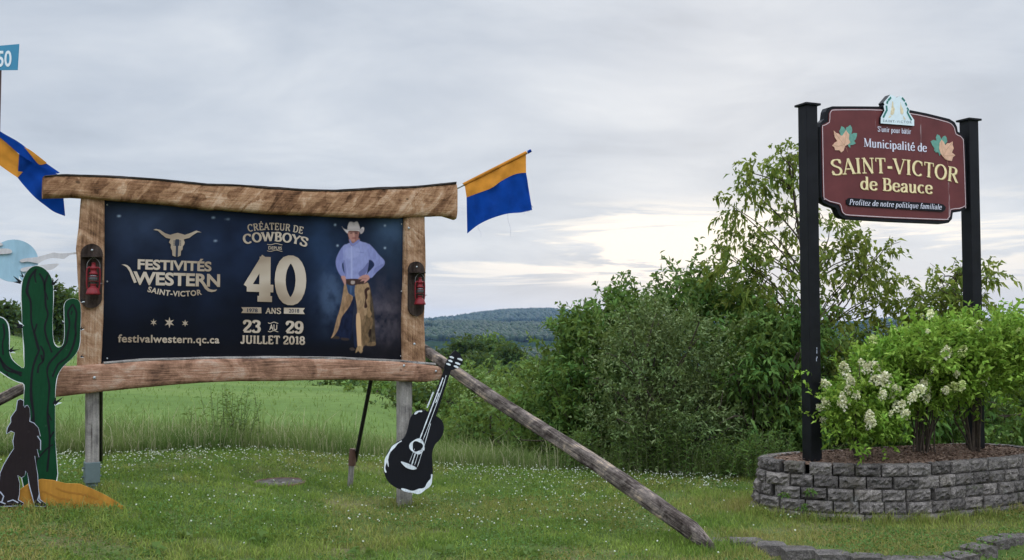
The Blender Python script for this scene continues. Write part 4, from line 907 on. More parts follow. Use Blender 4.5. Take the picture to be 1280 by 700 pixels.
def banner_cols(x, y):
    C = np.zeros((len(x), 3)); u = (x - 131) / 374; v = (y - 262) / 190
    base = srgb(9, 15, 30); C[:] = base
    def blob(cx, cy, rx, ry, col, a):
        g = np.exp(-((x - cx) / rx) ** 2 - ((y - cy) / ry) ** 2) * a; C[:] = C * (1 - g[:, None]) + srgb(*col) * g[:, None]
    n = fbm(x / 26, y / 26, 12); n2 = fbm(x / 9, y / 12, 14)
    blob(180, 275, 46, 44, (66, 88, 122), .62); blob(255, 290, 30, 60, (50, 72, 108), .45); blob(150, 350, 30, 40, (38, 48, 72), .4)
    blob(310, 290, 60, 60, (34, 58, 98), .55); blob(405, 300, 22, 44, (56, 92, 138), .62); blob(490, 285, 24, 46, (86, 122, 162), .55)
    blob(430, 350, 60, 60, (30, 58, 100), .55); blob(215, 330, 90, 60, (30, 48, 80), .5)
    C *= (.34 + .80 * n)[:, None]
    sm_ = np.exp(-((x - 478) / 26) ** 2 - ((y - 400) / 40) ** 2) * np.clip(n2 * 1.9 - .35, 0, 1); C[:] = C * (1 - .55 * sm_[:, None]) + srgb(122, 112, 122) * .55 * sm_[:, None]
    sm_ = np.exp(-((x - 414) / 16) ** 2 - ((y - 368) / 34) ** 2) * np.clip(n2 * 1.9 - .35, 0, 1); C[:] = C * (1 - .5 * sm_[:, None]) + srgb(92, 120, 160) * .5 * sm_[:, None]
    fl = sstep((y - 418) / 22)[:, None] * .75; C[:] = C * (1 - fl) + srgb(13, 13, 20) * fl
    fl = sstep((y - 395) / 40)[:, None] * sstep((300 - x) / 150)[:, None] * .5; C[:] = C * (1 - fl) + srgb(10, 15, 28) * fl
    for sx, sy in ((149, 270), (270, 301), (267, 272), (481, 282), (419, 281), (481, 310), (422, 307), (284, 274)): blob(sx, sy, 1.3, 1.3, (170, 195, 220), .8)
    q1 = lambda P: zc(P, 7, 405, 270); q2 = lambda P: zc(P, 7, 405, 350)
    # legs, jeans and chaps
    paint(C, x, y, q2([(250, 140), (225, 200), (180, 260), (148, 330), (120, 430), (118, 505), (200, 522), (236, 500), (250, 320), (262, 200)]), (20, 30, 58), tex=.6)
    paint(C, x, y, q2([(150, 505), (215, 512), (210, 528), (160, 526)]), (58, 48, 46)); paint(C, x, y, q2([(80, 490), (130, 495), (130, 515), (64, 510)]), (60, 50, 42))
    paint(C, x, y, q2([(255, 380), (285, 300), (290, 560), (262, 570)]), (26, 36, 62), tex=.5)
    paint(C, x, y, q2([(192, 40), (278, 40), (272, 135), (242, 142), (208, 110)]), (46, 74, 112), tex=.4)
    paint(C, x, y, q2([(226, 45), (246, 45), (240, 110), (230, 110)]), (78, 106, 146), a=.6)
    paint(C, x, y, q2([(180, 25), (196, 45), (212, 112), (252, 145), (236, 200), (212, 245), (182, 285), (152, 330), (128, 420), (96, 480), (62, 508), (82, 460), (112, 340), (142, 240), (162, 130)]), (160, 128, 94), tex=.5)
    paint(C, x, y, q2([(205, 130), (248, 148), (232, 200), (200, 250), (165, 262), (185, 200)]), (138, 106, 74), a=.75, tex=.5)
    paint(C, x, y, q2([(380, 30), (400, 60), (425, 180), (440, 330), (446, 450), (450, 560), (400, 575), (345, 565), (330, 480), (345, 300), (355, 150)]), (76, 64, 48), tex=.7)
    paint(C, x, y, q2([(276, 45), (330, 18), (382, 25), (402, 95), (400, 200), (382, 240), (366, 330), (350, 420), (345, 560), (330, 615), (300, 610), (288, 480), (280, 380), (290, 300), (284, 200), (270, 120)]), (166, 136, 100), tex=.5)
    paint(C, x, y, q2([(322, 330), (420, 330), (416, 420), (380, 470), (400, 520), (370, 565), (330, 560)]), (118, 94, 64), a=.9, tex=.7)
    paint(C, x, y, q2([(284, 300), (318, 320), (324, 590), (296, 596), (284, 430)]), (214, 174, 126)); paint(C, x, y, q2([(310, 240), (345, 250), (350, 330), (322, 340)]), (150, 118, 84), a=.8, tex=.4)
    paint(C, x, y, q2([(352, 90), (385, 62), (398, 82), (376, 100), (384, 150), (368, 180), (380, 235), (352, 240), (360, 160)]), (62, 38, 32), tex=.3)
    paint(C, x, y, q2([(378, 150), (402, 110), (402, 250), (416, 300), (396, 330), (372, 300), (384, 240)]), (150, 120, 82), a=.85, tex=.5); paint(C, x, y, q2([(400, 430), (416, 440), (402, 500), (392, 470)]), (40, 28, 24))
    paint(C, x, y, q2([(290, 585), (322, 580), (338, 620), (320, 640), (300, 622), (275, 636)]), (158, 130, 92), tex=.5); paint(C, x, y, q2([(222, 598), (250, 590), (270, 610), (240, 618)]), (66, 56, 52)); paint(C, x, y, q2([(360, 560), (440, 540), (450, 570), (400, 578)]), (116, 94, 66), tex=.7)
    # shirt
    sh = (142, 152, 206)
    paint(C, x, y, q1([(192, 248), (155, 278), (124, 330), (104, 382), (106, 440), (126, 492), (156, 532), (188, 522), (168, 480), (158, 425), (174, 395), (190, 330)]), (124, 134, 192), tex=.18)
    paint(C, x, y, q1([(230, 236), (252, 262), (302, 220), (332, 226), (388, 246), (398, 310), (392, 400), (380, 470), (362, 522), (300, 552), (192, 550), (182, 500), (172, 420), (168, 330), (165, 270), (192, 250)]), sh, tex=.16)
    paint(C, x, y, q1([(300, 500), (345, 455), (385, 405), (388, 440), (372, 490), (330, 540)]), (86, 92, 146), a=.75); paint(C, x, y, q1([(170, 400), (184, 395), (196, 500), (186, 530)]), (92, 100, 156), a=.6)
    paint(C, x, y, q1([(384, 246), (432, 280), (482, 340), (522, 382), (531, 412), (516, 442), (462, 490), (412, 542), (372, 516), (410, 470), (440, 430), (420, 392), (388, 372)]), (134, 144, 200), tex=.2)
    paint(C, x, y, q1([(395, 385), (425, 395), (440, 430), (408, 462), (394, 440)]), (30, 44, 82), a=.8); paint(C, x, y, q1([(440, 460), (515, 420), (508, 445), (450, 498)]), (104, 112, 168), a=.6)
    paint(C, x, y, q1([(236, 280), (246, 270), (250, 540), (236, 540)]), (172, 182, 228), a=.7); paint(C, x, y, q1([(285, 310), (345, 318), (345, 325), (285, 318)]), (112, 120, 176), a=.6); paint(C, x, y, q1([(195, 285), (300, 280), (300, 350), (200, 370)]), (166, 176, 224), a=.4)
    # neck, face, hat
    paint(C, x, y, q1([(222, 190), (300, 190), (308, 222), (250, 262), (228, 240)]), (150, 106, 96)); paint(C, x, y, q1([(222, 215), (250, 262), (310, 218), (300, 208), (250, 240), (230, 205)]), (120, 132, 192))
    paint(C, x, y, q1([(211, 124), (302, 122), (303, 168), (292, 200), (272, 222), (246, 222), (228, 204), (214, 174)]), (186, 134, 120))
    paint(C, x, y, q1([(262, 130), (300, 124), (302, 168), (290, 202), (272, 220), (268, 180)]), (140, 94, 88), a=.75); paint(C, x, y, q1([(211, 124), (302, 122), (300, 140), (214, 142)]), (96, 62, 56), a=.8)
    paint(C, x, y, q1([(228, 148), (246, 146), (246, 153), (228, 154)]), (62, 40, 40), a=.9); paint(C, x, y, q1([(272, 146), (290, 147), (290, 154), (272, 153)]), (56, 34, 36), a=.9); paint(C, x, y, q1([(256, 150), (264, 150), (268, 176), (254, 176)]), (206, 152, 134), a=.8)
    paint(C, x, y, q1([(246, 190), (276, 189), (274, 197), (248, 197)]), (136, 66, 66), a=.9)
    hat = (208, 198, 196); paint(C, x, y, q1([(212, 122), (216, 62), (236, 50), (260, 57), (286, 48), (301, 66), (309, 122)]), hat, tex=.06); paint(C, x, y, q1([(244, 55), (262, 58), (270, 80), (256, 82)]), (172, 162, 164), a=.5)
    paint(C, x, y, q1([(158, 92), (170, 108), (202, 121), (260, 116), (310, 120), (334, 98), (351, 103), (346, 136), (322, 156), (311, 136), (260, 125), (216, 131), (206, 152), (180, 126)]), (216, 208, 206)); paint(C, x, y, q1([(308, 124), (336, 112), (346, 136), (322, 156)]), (160, 150, 152), a=.7)
    paint(C, x, y, q1([(213, 112), (308, 112), (309, 121), (212, 121)]), (176, 166, 164), a=.8)
    # belt, hands
    paint(C, x, y, q1([(190, 553), (300, 550), (372, 568), (366, 590), (292, 600), (240, 610), (190, 585)]), (70, 50, 46), tex=.4); paint(C, x, y, q1([(238, 568), (268, 570), (266, 594), (238, 594)]), (170, 156, 148))
    sk = (192, 140, 128); paint(C, x, y, q1([(150, 528), (186, 530), (192, 592), (180, 600), (168, 575)]), sk); paint(C, x, y, q1([(298, 548), (340, 518), (384, 516), (398, 545), (372, 572), (350, 588), (352, 566), (318, 572), (330, 556)]), sk); paint(C, x, y, q1([(330, 540), (372, 545), (362, 556), (330, 552)]), (150, 100, 92), a=.6)
    C = C * np.array([.86, .80, .78]); C[:] = C * .9 + C.mean(1, keepdims=True) * .1
    return C
ul, vb = BP.uv(121, 462, 0); ur, _ = BP.uv(514, 460, 0); vt = BP.uv(131, 241, 0)[1]
us = np.concatenate([np.linspace(ul, BP.uv(402, 350)[0], 90), np.linspace(BP.uv(402, 350)[0], ur, 230)[1:]]); vs = np.linspace(vb, vt, 360)
U, Vv = np.meshgrid(us, vs, indexing='ij'); off = .0035 * (fbm(U * 2.5, Vv * 1.6, 81) - .5) * 2 + .002 * np.sin(U * 21 + Vv * 6)
Wp = np.stack([BP.p0[0] + U * BP.u[0], BP.p0[1] + U * BP.u[1], BP.zb + Vv], -1).reshape(-1, 3); bx, by = project(Wp)
i, j = np.meshgrid(np.arange(len(us) - 1), np.arange(len(vs) - 1), indexing='ij'); b = (i * len(vs) + j).ravel(); k = len(vs)
def m_banner():
    m, t, o = newmat('printed_vinyl'); c = t.n('ShaderNodeAttribute', {'attribute_name': 'Col'}).outputs['Color']
    principled(t, o, c, .5, .10, 0, t.noise(obj_co(t), 3.0, 4), .1, .01); return m
ban = np_mesh('banner', np.stack([U, -off, Vv], -1).reshape(-1, 3), np.stack([b, b + k, b + k + 1, b + 1], 1), m_banner(), BR, banner_cols(bx, by), True)
mb = MB(); mb.prism([(ul, vb), (ur, vb), (ur, vt), (ul, vt)], .010, .028); mb.build('backing_panel', M['grey'], BR)
# lettering and marks printed on the banner
OF = .007
def bl(A, B, cap, arch=0.0): return Lay(BP, A, B, cap, OF, arch)
def bprint(name): return lambda mb: mb.build(name, M['print_beige'], ban)
mb = MB(); L1 = lambda P: zc(P, 7, 145, 275)
def flat(mb, px, mi=0, lift=0.0, smooth=0):
    P = BP.pts(px, OF); P = cr(P, smooth, True) if smooth else P
    ar = sum(P[i][0] * P[(i + 1) % len(P)][1] - P[(i + 1) % len(P)][0] * P[i][1] for i in range(len(P)))
    if ar < 0: P = P[::-1]
    mb.add([(u, -OF - lift, v) for u, v in P], [list(range(len(P)))], mi)
flat(mb, L1([(328, 86), (350, 77), (385, 86), (430, 116), (475, 130), (510, 119), (540, 112), (570, 120), (602, 130), (652, 114), (702, 92), (748, 108), (715, 107), (682, 126), (642, 156), (602, 166), (592, 172), (602, 196), (596, 216), (585, 230), (582, 260), (569, 270), (566, 310), (540, 323), (520, 322), (494, 310), (491, 270), (478, 240), (481, 215), (463, 195), (478, 165), (438, 156), (400, 126), (368, 95)]))
mb.build('skull_emblem', M['print_beige'], ban)
mb = MB(); flat(mb, L1([(517, 178), (524, 168), (548, 168), (555, 178), (553, 222), (544, 230), (541, 322), (521, 322), (524, 230), (515, 222)]), 0, .0012)
for yy in (184, 202, 219):
    flat(mb, L1([(502, yy - 4), (514, yy - 4), (514, yy + 4), (502, yy + 4)]), 0, .0012); flat(mb, L1([(557, yy - 4), (569, yy - 4), (569, yy + 4), (557, yy + 4)]), 0, .0012)
mb.build('guitar_cutout_mark', M['dark_print'], ban)
mb = MB(); sans_text(mb, 'FESTIVITÉS', bl((172, 336), (264.3, 338.8), 11.3), .035); bprint('festival_lettering')(mb); mb = MB(); sans_text(mb, 'WESTERN', bl((166.5, 355), (275, 358), 14.7), .035)
flat(mb, L1([(48, 390), (75, 388), (100, 396), (122, 416), (140, 450), (168, 510), (180, 545), (158, 552), (136, 500), (118, 450), (95, 415), (72, 398)]), 0, .0006)
flat(mb, L1([(744, 545), (772, 545), (792, 580), (818, 604), (850, 612), (886, 608), (870, 624), (835, 631), (805, 624), (778, 602)]), 0, .0006)
bprint('western_lettering')(mb); mb = MB(); sans_text(mb, 'SAINT-VICTOR', bl((184, 364.3), (252.5, 368), 6.4, -4.0), .03, 1.1)
bprint('place_lettering')(mb); mb = MB(); sans_text(mb, 'festivalwestern.qc.ca', bl((147.4, 427.5), (274.2, 429), 9.0), .022, 1.06); mb.build('website_lettering', M['print_beige'], ban)
for sx, sy, sr in ((192, 403, 4.7), (211.8, 403.2, 7), (231.4, 404, 4.7)):
    mb = MB(); flat(mb, [(sx + (sr if q % 2 == 0 else sr * .36) * .95 * math.sin(math.pi * q / 6), sy - (sr if q % 2 == 0 else sr * .36) * math.cos(math.pi * q / 6)) for q in range(12)]); mb.build('star', M['print_beige'], ban)
mb = MB()
SL = dict(thin=.13, thick=.19, serif=.13)
stroke_text(mb, 'CRÉATEUR DE', bl((310.4, 289.6), (378.2, 292.4), 8.6, 3.6), .12, .18, .12, .06); mb.build('title_lettering', M['print_beige'], ban); mb = MB(); stroke_text(mb, 'COWBOYS', bl((305.5, 305.2), (383, 308.6), 11.2, 5.5), .15, .21, .14, .05)
sans_text(mb, 'DEPUIS', bl((335.5, 311.6), (352.3, 312.2), 3.7), .02)
for dy in (-6.4, 1.8):
    P = [(334 + q * 1.0, 311.6 + dy + .8 * math.sin(q * .42)) for q in range(20)]; mb.ribbon(BP.pts(P, OF), .0052, -OF)
mb.build('title_lettering', M['print_beige'], ban)
mb = MB(); stroke_text(mb, '40', bl((305, 376.6), (380.5, 378.6), 56), .17, .26, .13, .03); mb.build('anniversary_number', M['print_beige'], ban)
mb = MB(); stroke_text(mb, 'ANS', bl((332.3, 391.8), (351.2, 392.2), 7), .14, .2, .13, .06)
stroke_text(mb, '23', bl((303.8, 415), (325.6, 415.4), 14.4), .17, .24, .12, .04); stroke_text(mb, '29', bl((357.2, 416), (379, 416.4), 14.2), .17, .24, .12, .04); stroke_text(mb, 'JUILLET 2018', bl((300.8, 429.2), (381, 430.6), 10), .16, .22, .13, .05)
sans_text(mb, 'AU', bl((336.6, 412.2), (346.4, 412.6), 6.6), .02)
for dy in (-8.6, 2.0):
    P = [(335 + q * .8, 412 + dy + .8 * math.sin(q * .5)) for q in range(17)]; mb.ribbon(BP.pts(P, OF), .006, -OF)
flat(mb, [(301.6, 384), (326.6, 384.2), (326.8, 391.6), (301.6, 391.2), (304, 387.6)]); flat(mb, [(354.8, 384.6), (381, 385), (378.6, 388.8), (381, 392.6), (354.8, 392)]); mb.build('date_lettering', M['print_beige'], ban)
mb = MB(); sans_text(mb, '1978', bl((308.8, 390), (322, 390.2), 4.4), .02, 1, 0, .0015); mb.build('ribbon_years', M['dark_print'], ban); mb = MB(); sans_text(mb, '2018', bl((361, 390.6), (374, 390.8), 4.4), .02, 1, 0, .0015); mb.build('ribbon_years', M['dark_print'], ban)
for px, py in ((134, 256), (134, 352), (134, 448), (502, 280), (502, 364), (501, 445), (320, 446.5), (250, 449)):
    mb = MB(); u, v = BP.uv(px, py, .008); mb.lathe([(0, .004), (.006, .002), (.007, 0)], (0, 0, 0), 8); vv = mb.v[-24:]; mb.v[-24:] = [(u + a, -.008 - c, v + b_) for a, b_, c in vv]; mb.build('screw_head', M['galv'], BR)
for px, py in ((118, 472), (505, 457), (545, 464), (113, 330), (518, 430), (511, 285)):
    mb = MB(); o_ = .118 if py > 450 else .062; u, v = BP.uv(px, py, o_); mb.lathe([(0, .008), (.010, .006), (.012, 0)], (0, 0, 0), 8); vv = mb.v[-24:]; mb.v[-24:] = [(u + a, -o_ - c, v + b_) for a, b_, c in vv]; mb.build('bolt', M['galv'], BR)
# legs
def leg(px0, px1, ptop, pbot, off, matn):
    a = BP.uv((px0 + px1) / 2, pbot, off); c = BP.uv((px0 + px1) / 2, ptop, off); hw = (BP.uv(px1, pbot, off)[0] - BP.uv(px0, pbot, off)[0]) / 2
    st = [(a[0] + (c[0] - a[0]) * q / 12, -off + .04, a[1] + (c[1] - a[1]) * q / 12) for q in range(13)]
    mb = MB(); loft(mb, st, [(hw, 0, 0)] * 13, [(0, hw * .9, 0)] * 13, 5, 20, .03, 5, int(px0)); return mb.build('leg', M[matn], BR), a, hw
lg, a, hw = leg(107.5, 124.5, 462, 580, .02, 'grey')
u0, v0 = BP.uv(116, 578, .03); u1, v1 = BP.uv(116, 604, .03); mb = MB(); hh = abs(v0 - v1) / 2
mb.box((u0, 0.02, (v0 + v1) / 2), (hw * 1.12, .06, hh), bev=.006)
for dv in (.3, -.3): mb.tube([(u0 - hw * 1.45, .02, (v0 + v1) / 2 + hh * dv * 1.4), (u0 + hw * 1.45, .02, (v0 + v1) / 2 + hh * dv * 1.4)], .008, 8)
mb.box((u0, .02, v1 - .014), (hw * .82, .045, .014), bev=.003); mb.build('leg_bracket', M['grey_paint'], BR)
u2, v2 = BP.uv(117, 619, .03); mb = MB(); mb.box((u0 + .01, .02, (v1 + v2) / 2 - .06), (hw * .58, .022, (v1 - v2) / 2 + .06), bev=.003); mb.build('ground_anchor', M['galv'], BR)
leg(499.5, 515.5, 470, 640, .02, 'grey')
# steel back braces and their stake
def wl_(px, py, y): return BP.local(at(px, py, y))
mb = MB(); mb.tube([BP.local(at(125.5, 486, 8.2)), BP.local(at(125.5, 580, 9.45))], .019, 4); mb.build('steel_brace', M['dark_steel'], BR)
mb = MB(); mb.tube([BP.local(at(464, 474, 9.3)), BP.local(at(444, 577, 9.95))], .020, 4); mb.build('steel_brace', M['dark_steel'], BR)
A = BP.local(at(441, 563, 9.9)); B_ = BP.local(at(436.5, 622, 9.9)); mb = MB(); mb.tube([A, B_], .030, 4); sk_ = mb.build('brace_stake', M['grey'], BR)
mb = MB(); mb.tube([BP.local(at(441.6, 561, 9.88)), BP.local(at(440, 582, 9.88))], .040, 4); mb.build('stake_clamp', M['rust'], BR)
# slanting log braces, each in its own frame with x along the log
def log(A, B, h0, h1, seed, nm='log_brace', prof=None):
    A = BP.local(A); B = BP.local(B); d = (B - A); L = d.length; X = d.normalized(); Yv = Vector((0, 0, 1)).cross(X).normalized(); Z = X.cross(Yv)
    st = []; a = []; b = []; n = 44
    for q in range(n):
        t = q / (n - 1); h = h0 + (h1 - h0) * t; h *= 1 + .10 * (vnoise(np.array([t * 7.0]), np.array([seed * 1.0]))[0] - .5)
        e = 1.0 if t < .93 else 1 - .75 * ((t - .93) / .07) ** 1.3
        st.append((L * t, 0, .012 * math.sin(t * 9 + seed) - (1 - e) * h * .6)); a.append((0, 0, h * e)); b.append((0, h * .95 * max(e, .5), 0))
    mb = MB(); loft(mb, st, a, b, 4.2, 28, .13, 7, seed); o = mb.build(nm, M['log'], BR)
    o.matrix_local = Matrix((( X.x, Yv.x, Z.x, A.x), (X.y, Yv.y, Z.y, A.y), (X.z, Yv.z, Z.z, A.z), (0, 0, 0, 1))); return o
def yground(px, py):
    y = 7.5
    for _ in range(12): y = (EYE - gz1((px - CX) / F * y, y)) * F / (py - HZ)
    return y
log(at(524, 434, 9.62), at(897, 683, yground(897, 684)), .044, .064, 2)
log(at(80, 455, 7.98), at(-150, 588, 7.66), .040, .052, 4)

# ------------------------------------------------------------------ hurricane lanterns on their boards
def plaque_lantern(px, py, dz):
    c = BP.uv(px, py, .06); root = empty('wall_lantern', BP.world(c[0], .058, c[1]), BY)
    mb = MB(); w_, h_ = .080, .255
    mb.prism([(w_ * math.cos(R(q)), h_ - w_ + w_ * math.sin(R(q))) for q in range(0, 181, 12)] + [(w_ * math.cos(R(q)), -h_ + w_ + w_ * math.sin(R(q))) for q in range(180, 361, 12)], -.026, 0); mb.build('backboard', M['plaque'], root)
    mb = MB(); mb.prism([(.078 * math.cos(R(q)), .078 * math.sin(R(q))) for q in range(180, 361, 12)], -.006, .006)
    mb.v = [(x_, -.026 + z_ * 1.35, .150 + y_) for x_, y_, z_ in mb.v]; mb.f = [f[::-1] for f in mb.f]; mb.build('shelf', M['plaque'], root)
    mb = MB(); mb.lathe([(0, .006), (.008, .004), (.009, 0)], seg=8); mb.v = [(a, -.026 - c_, .205 + b_) for a, b_, c_ in mb.v]; mb.build('screw_head', M['galv'], root)
    lx, ly, lz = .005, -.088, -.150
    body = MB(); body.lathe([(0, 0), (.060, 0), (.062, .010), (.056, .018), (.050, .042), (.034, .056), (.026, .060), (.024, .074), (.030, .078), (.030, .084), (0, .084)], (lx, ly, lz), 24)
    bo = body.build('lantern_body', M['red'], root)
    g = MB(); g.lathe([(.026, .084), (.036, .10), (.041, .122), (.036, .146), (.026, .160)], (lx, ly, lz), 20); g.build('globe', M['smoked'], bo)
    t = MB(); t.lathe([(.036, .158), (.040, .162), (.036, .172), (.026, .176), (.026, .200), (.034, .204), (.030, .214), (.018, .226), (.016, .246), (.020, .250), (0, .254)], (lx, ly, lz), 20); t.build('chimney_cap', M['red'], bo)
    for s_ in (-1, 1):
        f_ = MB(); f_.tube(cr([(lx + s_ * .046, ly, lz + .044), (lx + s_ * .053, ly, lz + .075), (lx + s_ * .054, ly, lz + .130), (lx + s_ * .054, ly, lz + .185), (lx + s_ * .046, ly, lz + .210), (lx + s_ * .026, ly, lz + .214)], 4), .0075, 8); f_.build('side_tube', M['red'], bo)
    q = MB(); q.tube(ell_ring(lx, ly, lz + .105, .043), .0025, 5); q.tube(ell_ring(lx, ly, lz + .142, .041), .0025, 5); q.build('guard_wire', M['red'], bo)
    h = MB(); h.tube(cr([(lx - .054, ly, lz + .19), (lx - .050, ly, lz + .25), (lx - .010, ly, lz + .292), (lx + .010, ly, lz + .292), (lx + .050, ly, lz + .25), (lx + .054, ly, lz + .19)], 4), .0028, 6)
    h.tube(cr([(lx, ly, lz + .300), (lx + .006, ly, lz + .294), (lx, ly, lz + .286), (lx - .006, ly, lz + .292)], 4), .003, 6); h.build('bail_handle', M['wire'], bo)
    k_ = MB(); k_.tube([(lx + .05, ly, lz + .085), (lx + .072, ly - .004, lz + .09)], .004, 6); k_.lathe([(0, 0), (.008, .001), (.008, .004), (0, .005)], (lx + .074, ly - .004, lz + .088), 8); k_.build('wick_knob', M['wire'], bo); return root
def ell_ring(x_, y_, z_, r_): return [(x_ + r_ * math.cos(R(q)), y_ + r_ * math.sin(R(q)), z_) for q in range(0, 361, 20)]
M['smoked'] = plain('sooty_glass', (.045, .042, .042), .12, .6, 0, .1)
l1 = plaque_lantern(114, 345, 0)
for c_ in l1.children:
    if c_.name.startswith('lantern_body'): c_.scale = (.88, .88, 1.0); c_.location = (.0006, -.0106, 0)
tag(l1, 'red hurricane lantern on a dark rounded board, mounted on the left billboard post', 'lantern', 'lanterns on the billboard posts')
l2 = copy_tree(l1); c = BP.uv(519.5, 361, .06); l2.location = BP.world(c[0], .058, c[1]); l2['label'] = 'red hurricane lantern on a dark rounded board, mounted on the right billboard post'

# ------------------------------------------------------------------ painted plywood cut-outs
def cutout(pl, root, name, px, th_, off, mats, smooth=4):
    P = pl.pts(px, off); P = cr(P, smooth, True) if smooth else P; mb = MB(); mb.prism(P, -off, -off + th_, 0, 1 if len(mats) > 1 else 0); return mb.build(name, mats, root)
Z3 = lambda P: zc(P, 4.375, 0, 320)
CP = plane_at(48, 7.52, BY); CP.zb -= .02; CRt = CP.root('cactus_cutout'); tag(CRt, 'flat dark green cactus cut-out with three limbs at the left end of the billboard', 'cactus cut-out')
px = Z3([(128, 1262), (124, 1000), (130, 780), (131, 705), (100, 690), (60, 672), (10, 640), (-40, 600), (-66, 540), (-70, 450), (-62, 380), (-40, 342), (-5, 332), (25, 345), (45, 375), (52, 430), (52, 510), (62, 556), (92, 590), (130, 612), (131, 560), (128, 480), (122, 400), (119, 310), (115, 240), (118, 170), (130, 115), (160, 70), (200, 52), (240, 65), (275, 105), (291, 160), (293, 230), (290, 300), (288, 370), (290, 440), (299, 480), (320, 498), (344, 484), (352, 440), (352, 380), (350, 310), (350, 270), (365, 243), (395, 232), (425, 240), (440, 265), (443, 330), (440, 400), (438, 470), (425, 520), (392, 562), (350, 600), (322, 640), (308, 690), (302, 780), (302, 1000), (304, 1262)])
cactus = cutout(CP, CRt, 'body', px, .02, 0, [M['cactus'], M['white_edge']], 3)
mb = MB()
for ln, wd in (([(200, 70), (165, 115), (148, 180), (150, 205), (168, 250), (170, 330), (175, 380), (190, 430), (208, 500), (212, 520), (192, 570), (175, 640), (170, 760), (184, 880), (178, 1000), (196, 1120), (190, 1220)], .011), ([(215, 95), (240, 140), (246, 200), (250, 270), (262, 320), (246, 380), (250, 430), (270, 490), (284, 528)], .010), ([(262, 100), (246, 150), (244, 190)], .008), ([(195, 75), (190, 110), (197, 145)], .007), ([(250, 200), (262, 240)], .006), ([(188, 420), (202, 370)], .007),
               ([(395, 265), (372, 310), (380, 370), (368, 440), (360, 480), (310, 540), (268, 590), (258, 640), (270, 720), (260, 860), (272, 1000), (258, 1180)], .010), ([(398, 262), (418, 310), (412, 380), (414, 430), (400, 490), (370, 550), (320, 590), (295, 640), (288, 660)], .009), ([(395, 300), (388, 320)], .006), ([(408, 440), (420, 420)], .006), ([(240, 560), (232, 580), (212, 600), (206, 640)], .008), ([(222, 490), (240, 530), (235, 575), (225, 540)], .008),
               ([(18, 370), (24, 430), (14, 480), (18, 540)], .007), ([(-20, 520), (20, 590), (70, 625), (120, 640)], .009), ([(0, 560), (30, 620), (90, 640), (118, 655)], .008), ([(36, 640), (44, 655)], .006), ([(262, 860), (282, 900)], .006), ([(180, 880), (166, 920)], .006), ([(270, 1000), (294, 960)], .007), ([(196, 1120), (250, 1060), (290, 1030)], .007)):
    P = cr(CP.pts(Z3(ln), .001), 4); mb.ribbon(P, [wd * (1.0 + .9 * float(vnoise(np.array([q * .35]), np.array([wd * 900]))[0])) for q in range(len(P))], -.0015)
mb.build('painted_lines', M['black_paint'], CRt)
Pq = cr(CP.pts(px, .001), 3, True); r = np.random.default_rng(6); mb = MB(); mb.ribbon(Pq, [.001 + .008 * float(vnoise(np.array([q * .21]), np.array([1.0]))[0]) ** 2 for q in range(len(Pq))], -.0017, 0, True); mb.build('pale_outline', M['white_edge'], CRt)
def spine(x_, y_, ang, s_):
    s_ = s_ * 1.3
    mb = MB()
    for a_, l_, mi in ((ang, 1.0, 0), (ang + .7, .75, 0), (ang - .55, .7, 1)):
        d = (math.cos(a_) * s_ * l_, math.sin(a_) * s_ * l_); n_ = (-math.sin(a_) * s_ * .16, math.cos(a_) * s_ * .16); u, v = CP.uv(x_, y_, .002)
        mb.prism([(u - n_[0], v - n_[1]), (u + d[0], v + d[1]), (u + n_[0], v + n_[1])], -.003 - .001 * l_, .006, mi)
    mb.build('spine', [M['black_paint'], M['white']], CRt)
for x_, y_, an, s_ in ((26, 353, 2.4, .055), (66, 356, .9, .05), (28, 408, 2.7, .06), (12, 439, .2, .05), (80, 404, 2.6, .03), (101, 377, .5, .035), (101, 412, .6, .03), (68, 505, .7, .06), (29, 346, 2.0, .03), (67, 362, .1, .03), (101, 446, .2, .025)): spine(x_, y_, an, s_)

YP = plane_at(26, 7.12, BY + .05); YP.zb -= .02; YR = YP.root('coyote_cutout'); tag(YR, 'flat dark brown cut-out of a seated howling coyote with a pale painted edge', 'coyote cut-out')
yo = zc([(95, 46), (112, 38), (130, 48), (128, 70), (136, 86), (140, 76), (151, 72), (162, 90), (165, 130), (163, 160), (186, 170), (210, 196), (221, 242), (204, 240), (222, 266), (222, 318), (203, 313), (213, 356), (190, 350), (196, 392), (206, 450), (210, 520), (218, 588), (240, 604), (262, 618), (240, 628), (190, 622), (176, 570), (160, 510), (150, 445), (141, 432), (136, 456), (118, 470), (97, 456), (108, 500), (106, 560), (100, 590), (130, 608), (118, 622), (60, 624), (0, 626), (-42, 620), (-52, 580), (-30, 540), (-5, 490), (0, 445), (20, 398), (55, 340), (76, 310), (70, 268), (80, 222), (60, 214), (35, 230), (40, 196), (60, 165), (58, 140), (75, 115), (88, 100), (92, 70)], 4.375, 0, 490)
cutout(YP, YR, 'body', yo, .018, 0, [M['coyote'], M['lav']], 0)
mb = MB(); P = YP.pts(yo, .001); r = np.random.default_rng(5); mb.ribbon(P, [.001 + .006 * float(r.random()) for _ in P], -.0015, 0, True)
for ln in ([(0, 545), (20, 570), (10, 600)], [(40, 600), (70, 590), (100, 605)], [(215, 560), (206, 590), (222, 606)], [(0, 600), (30, 612)]): mb.ribbon(YP.pts(zc(ln, 4.375, 0, 490), .001), .008, -.0018)
mb.build('pale_outline', M['lav'], YR)

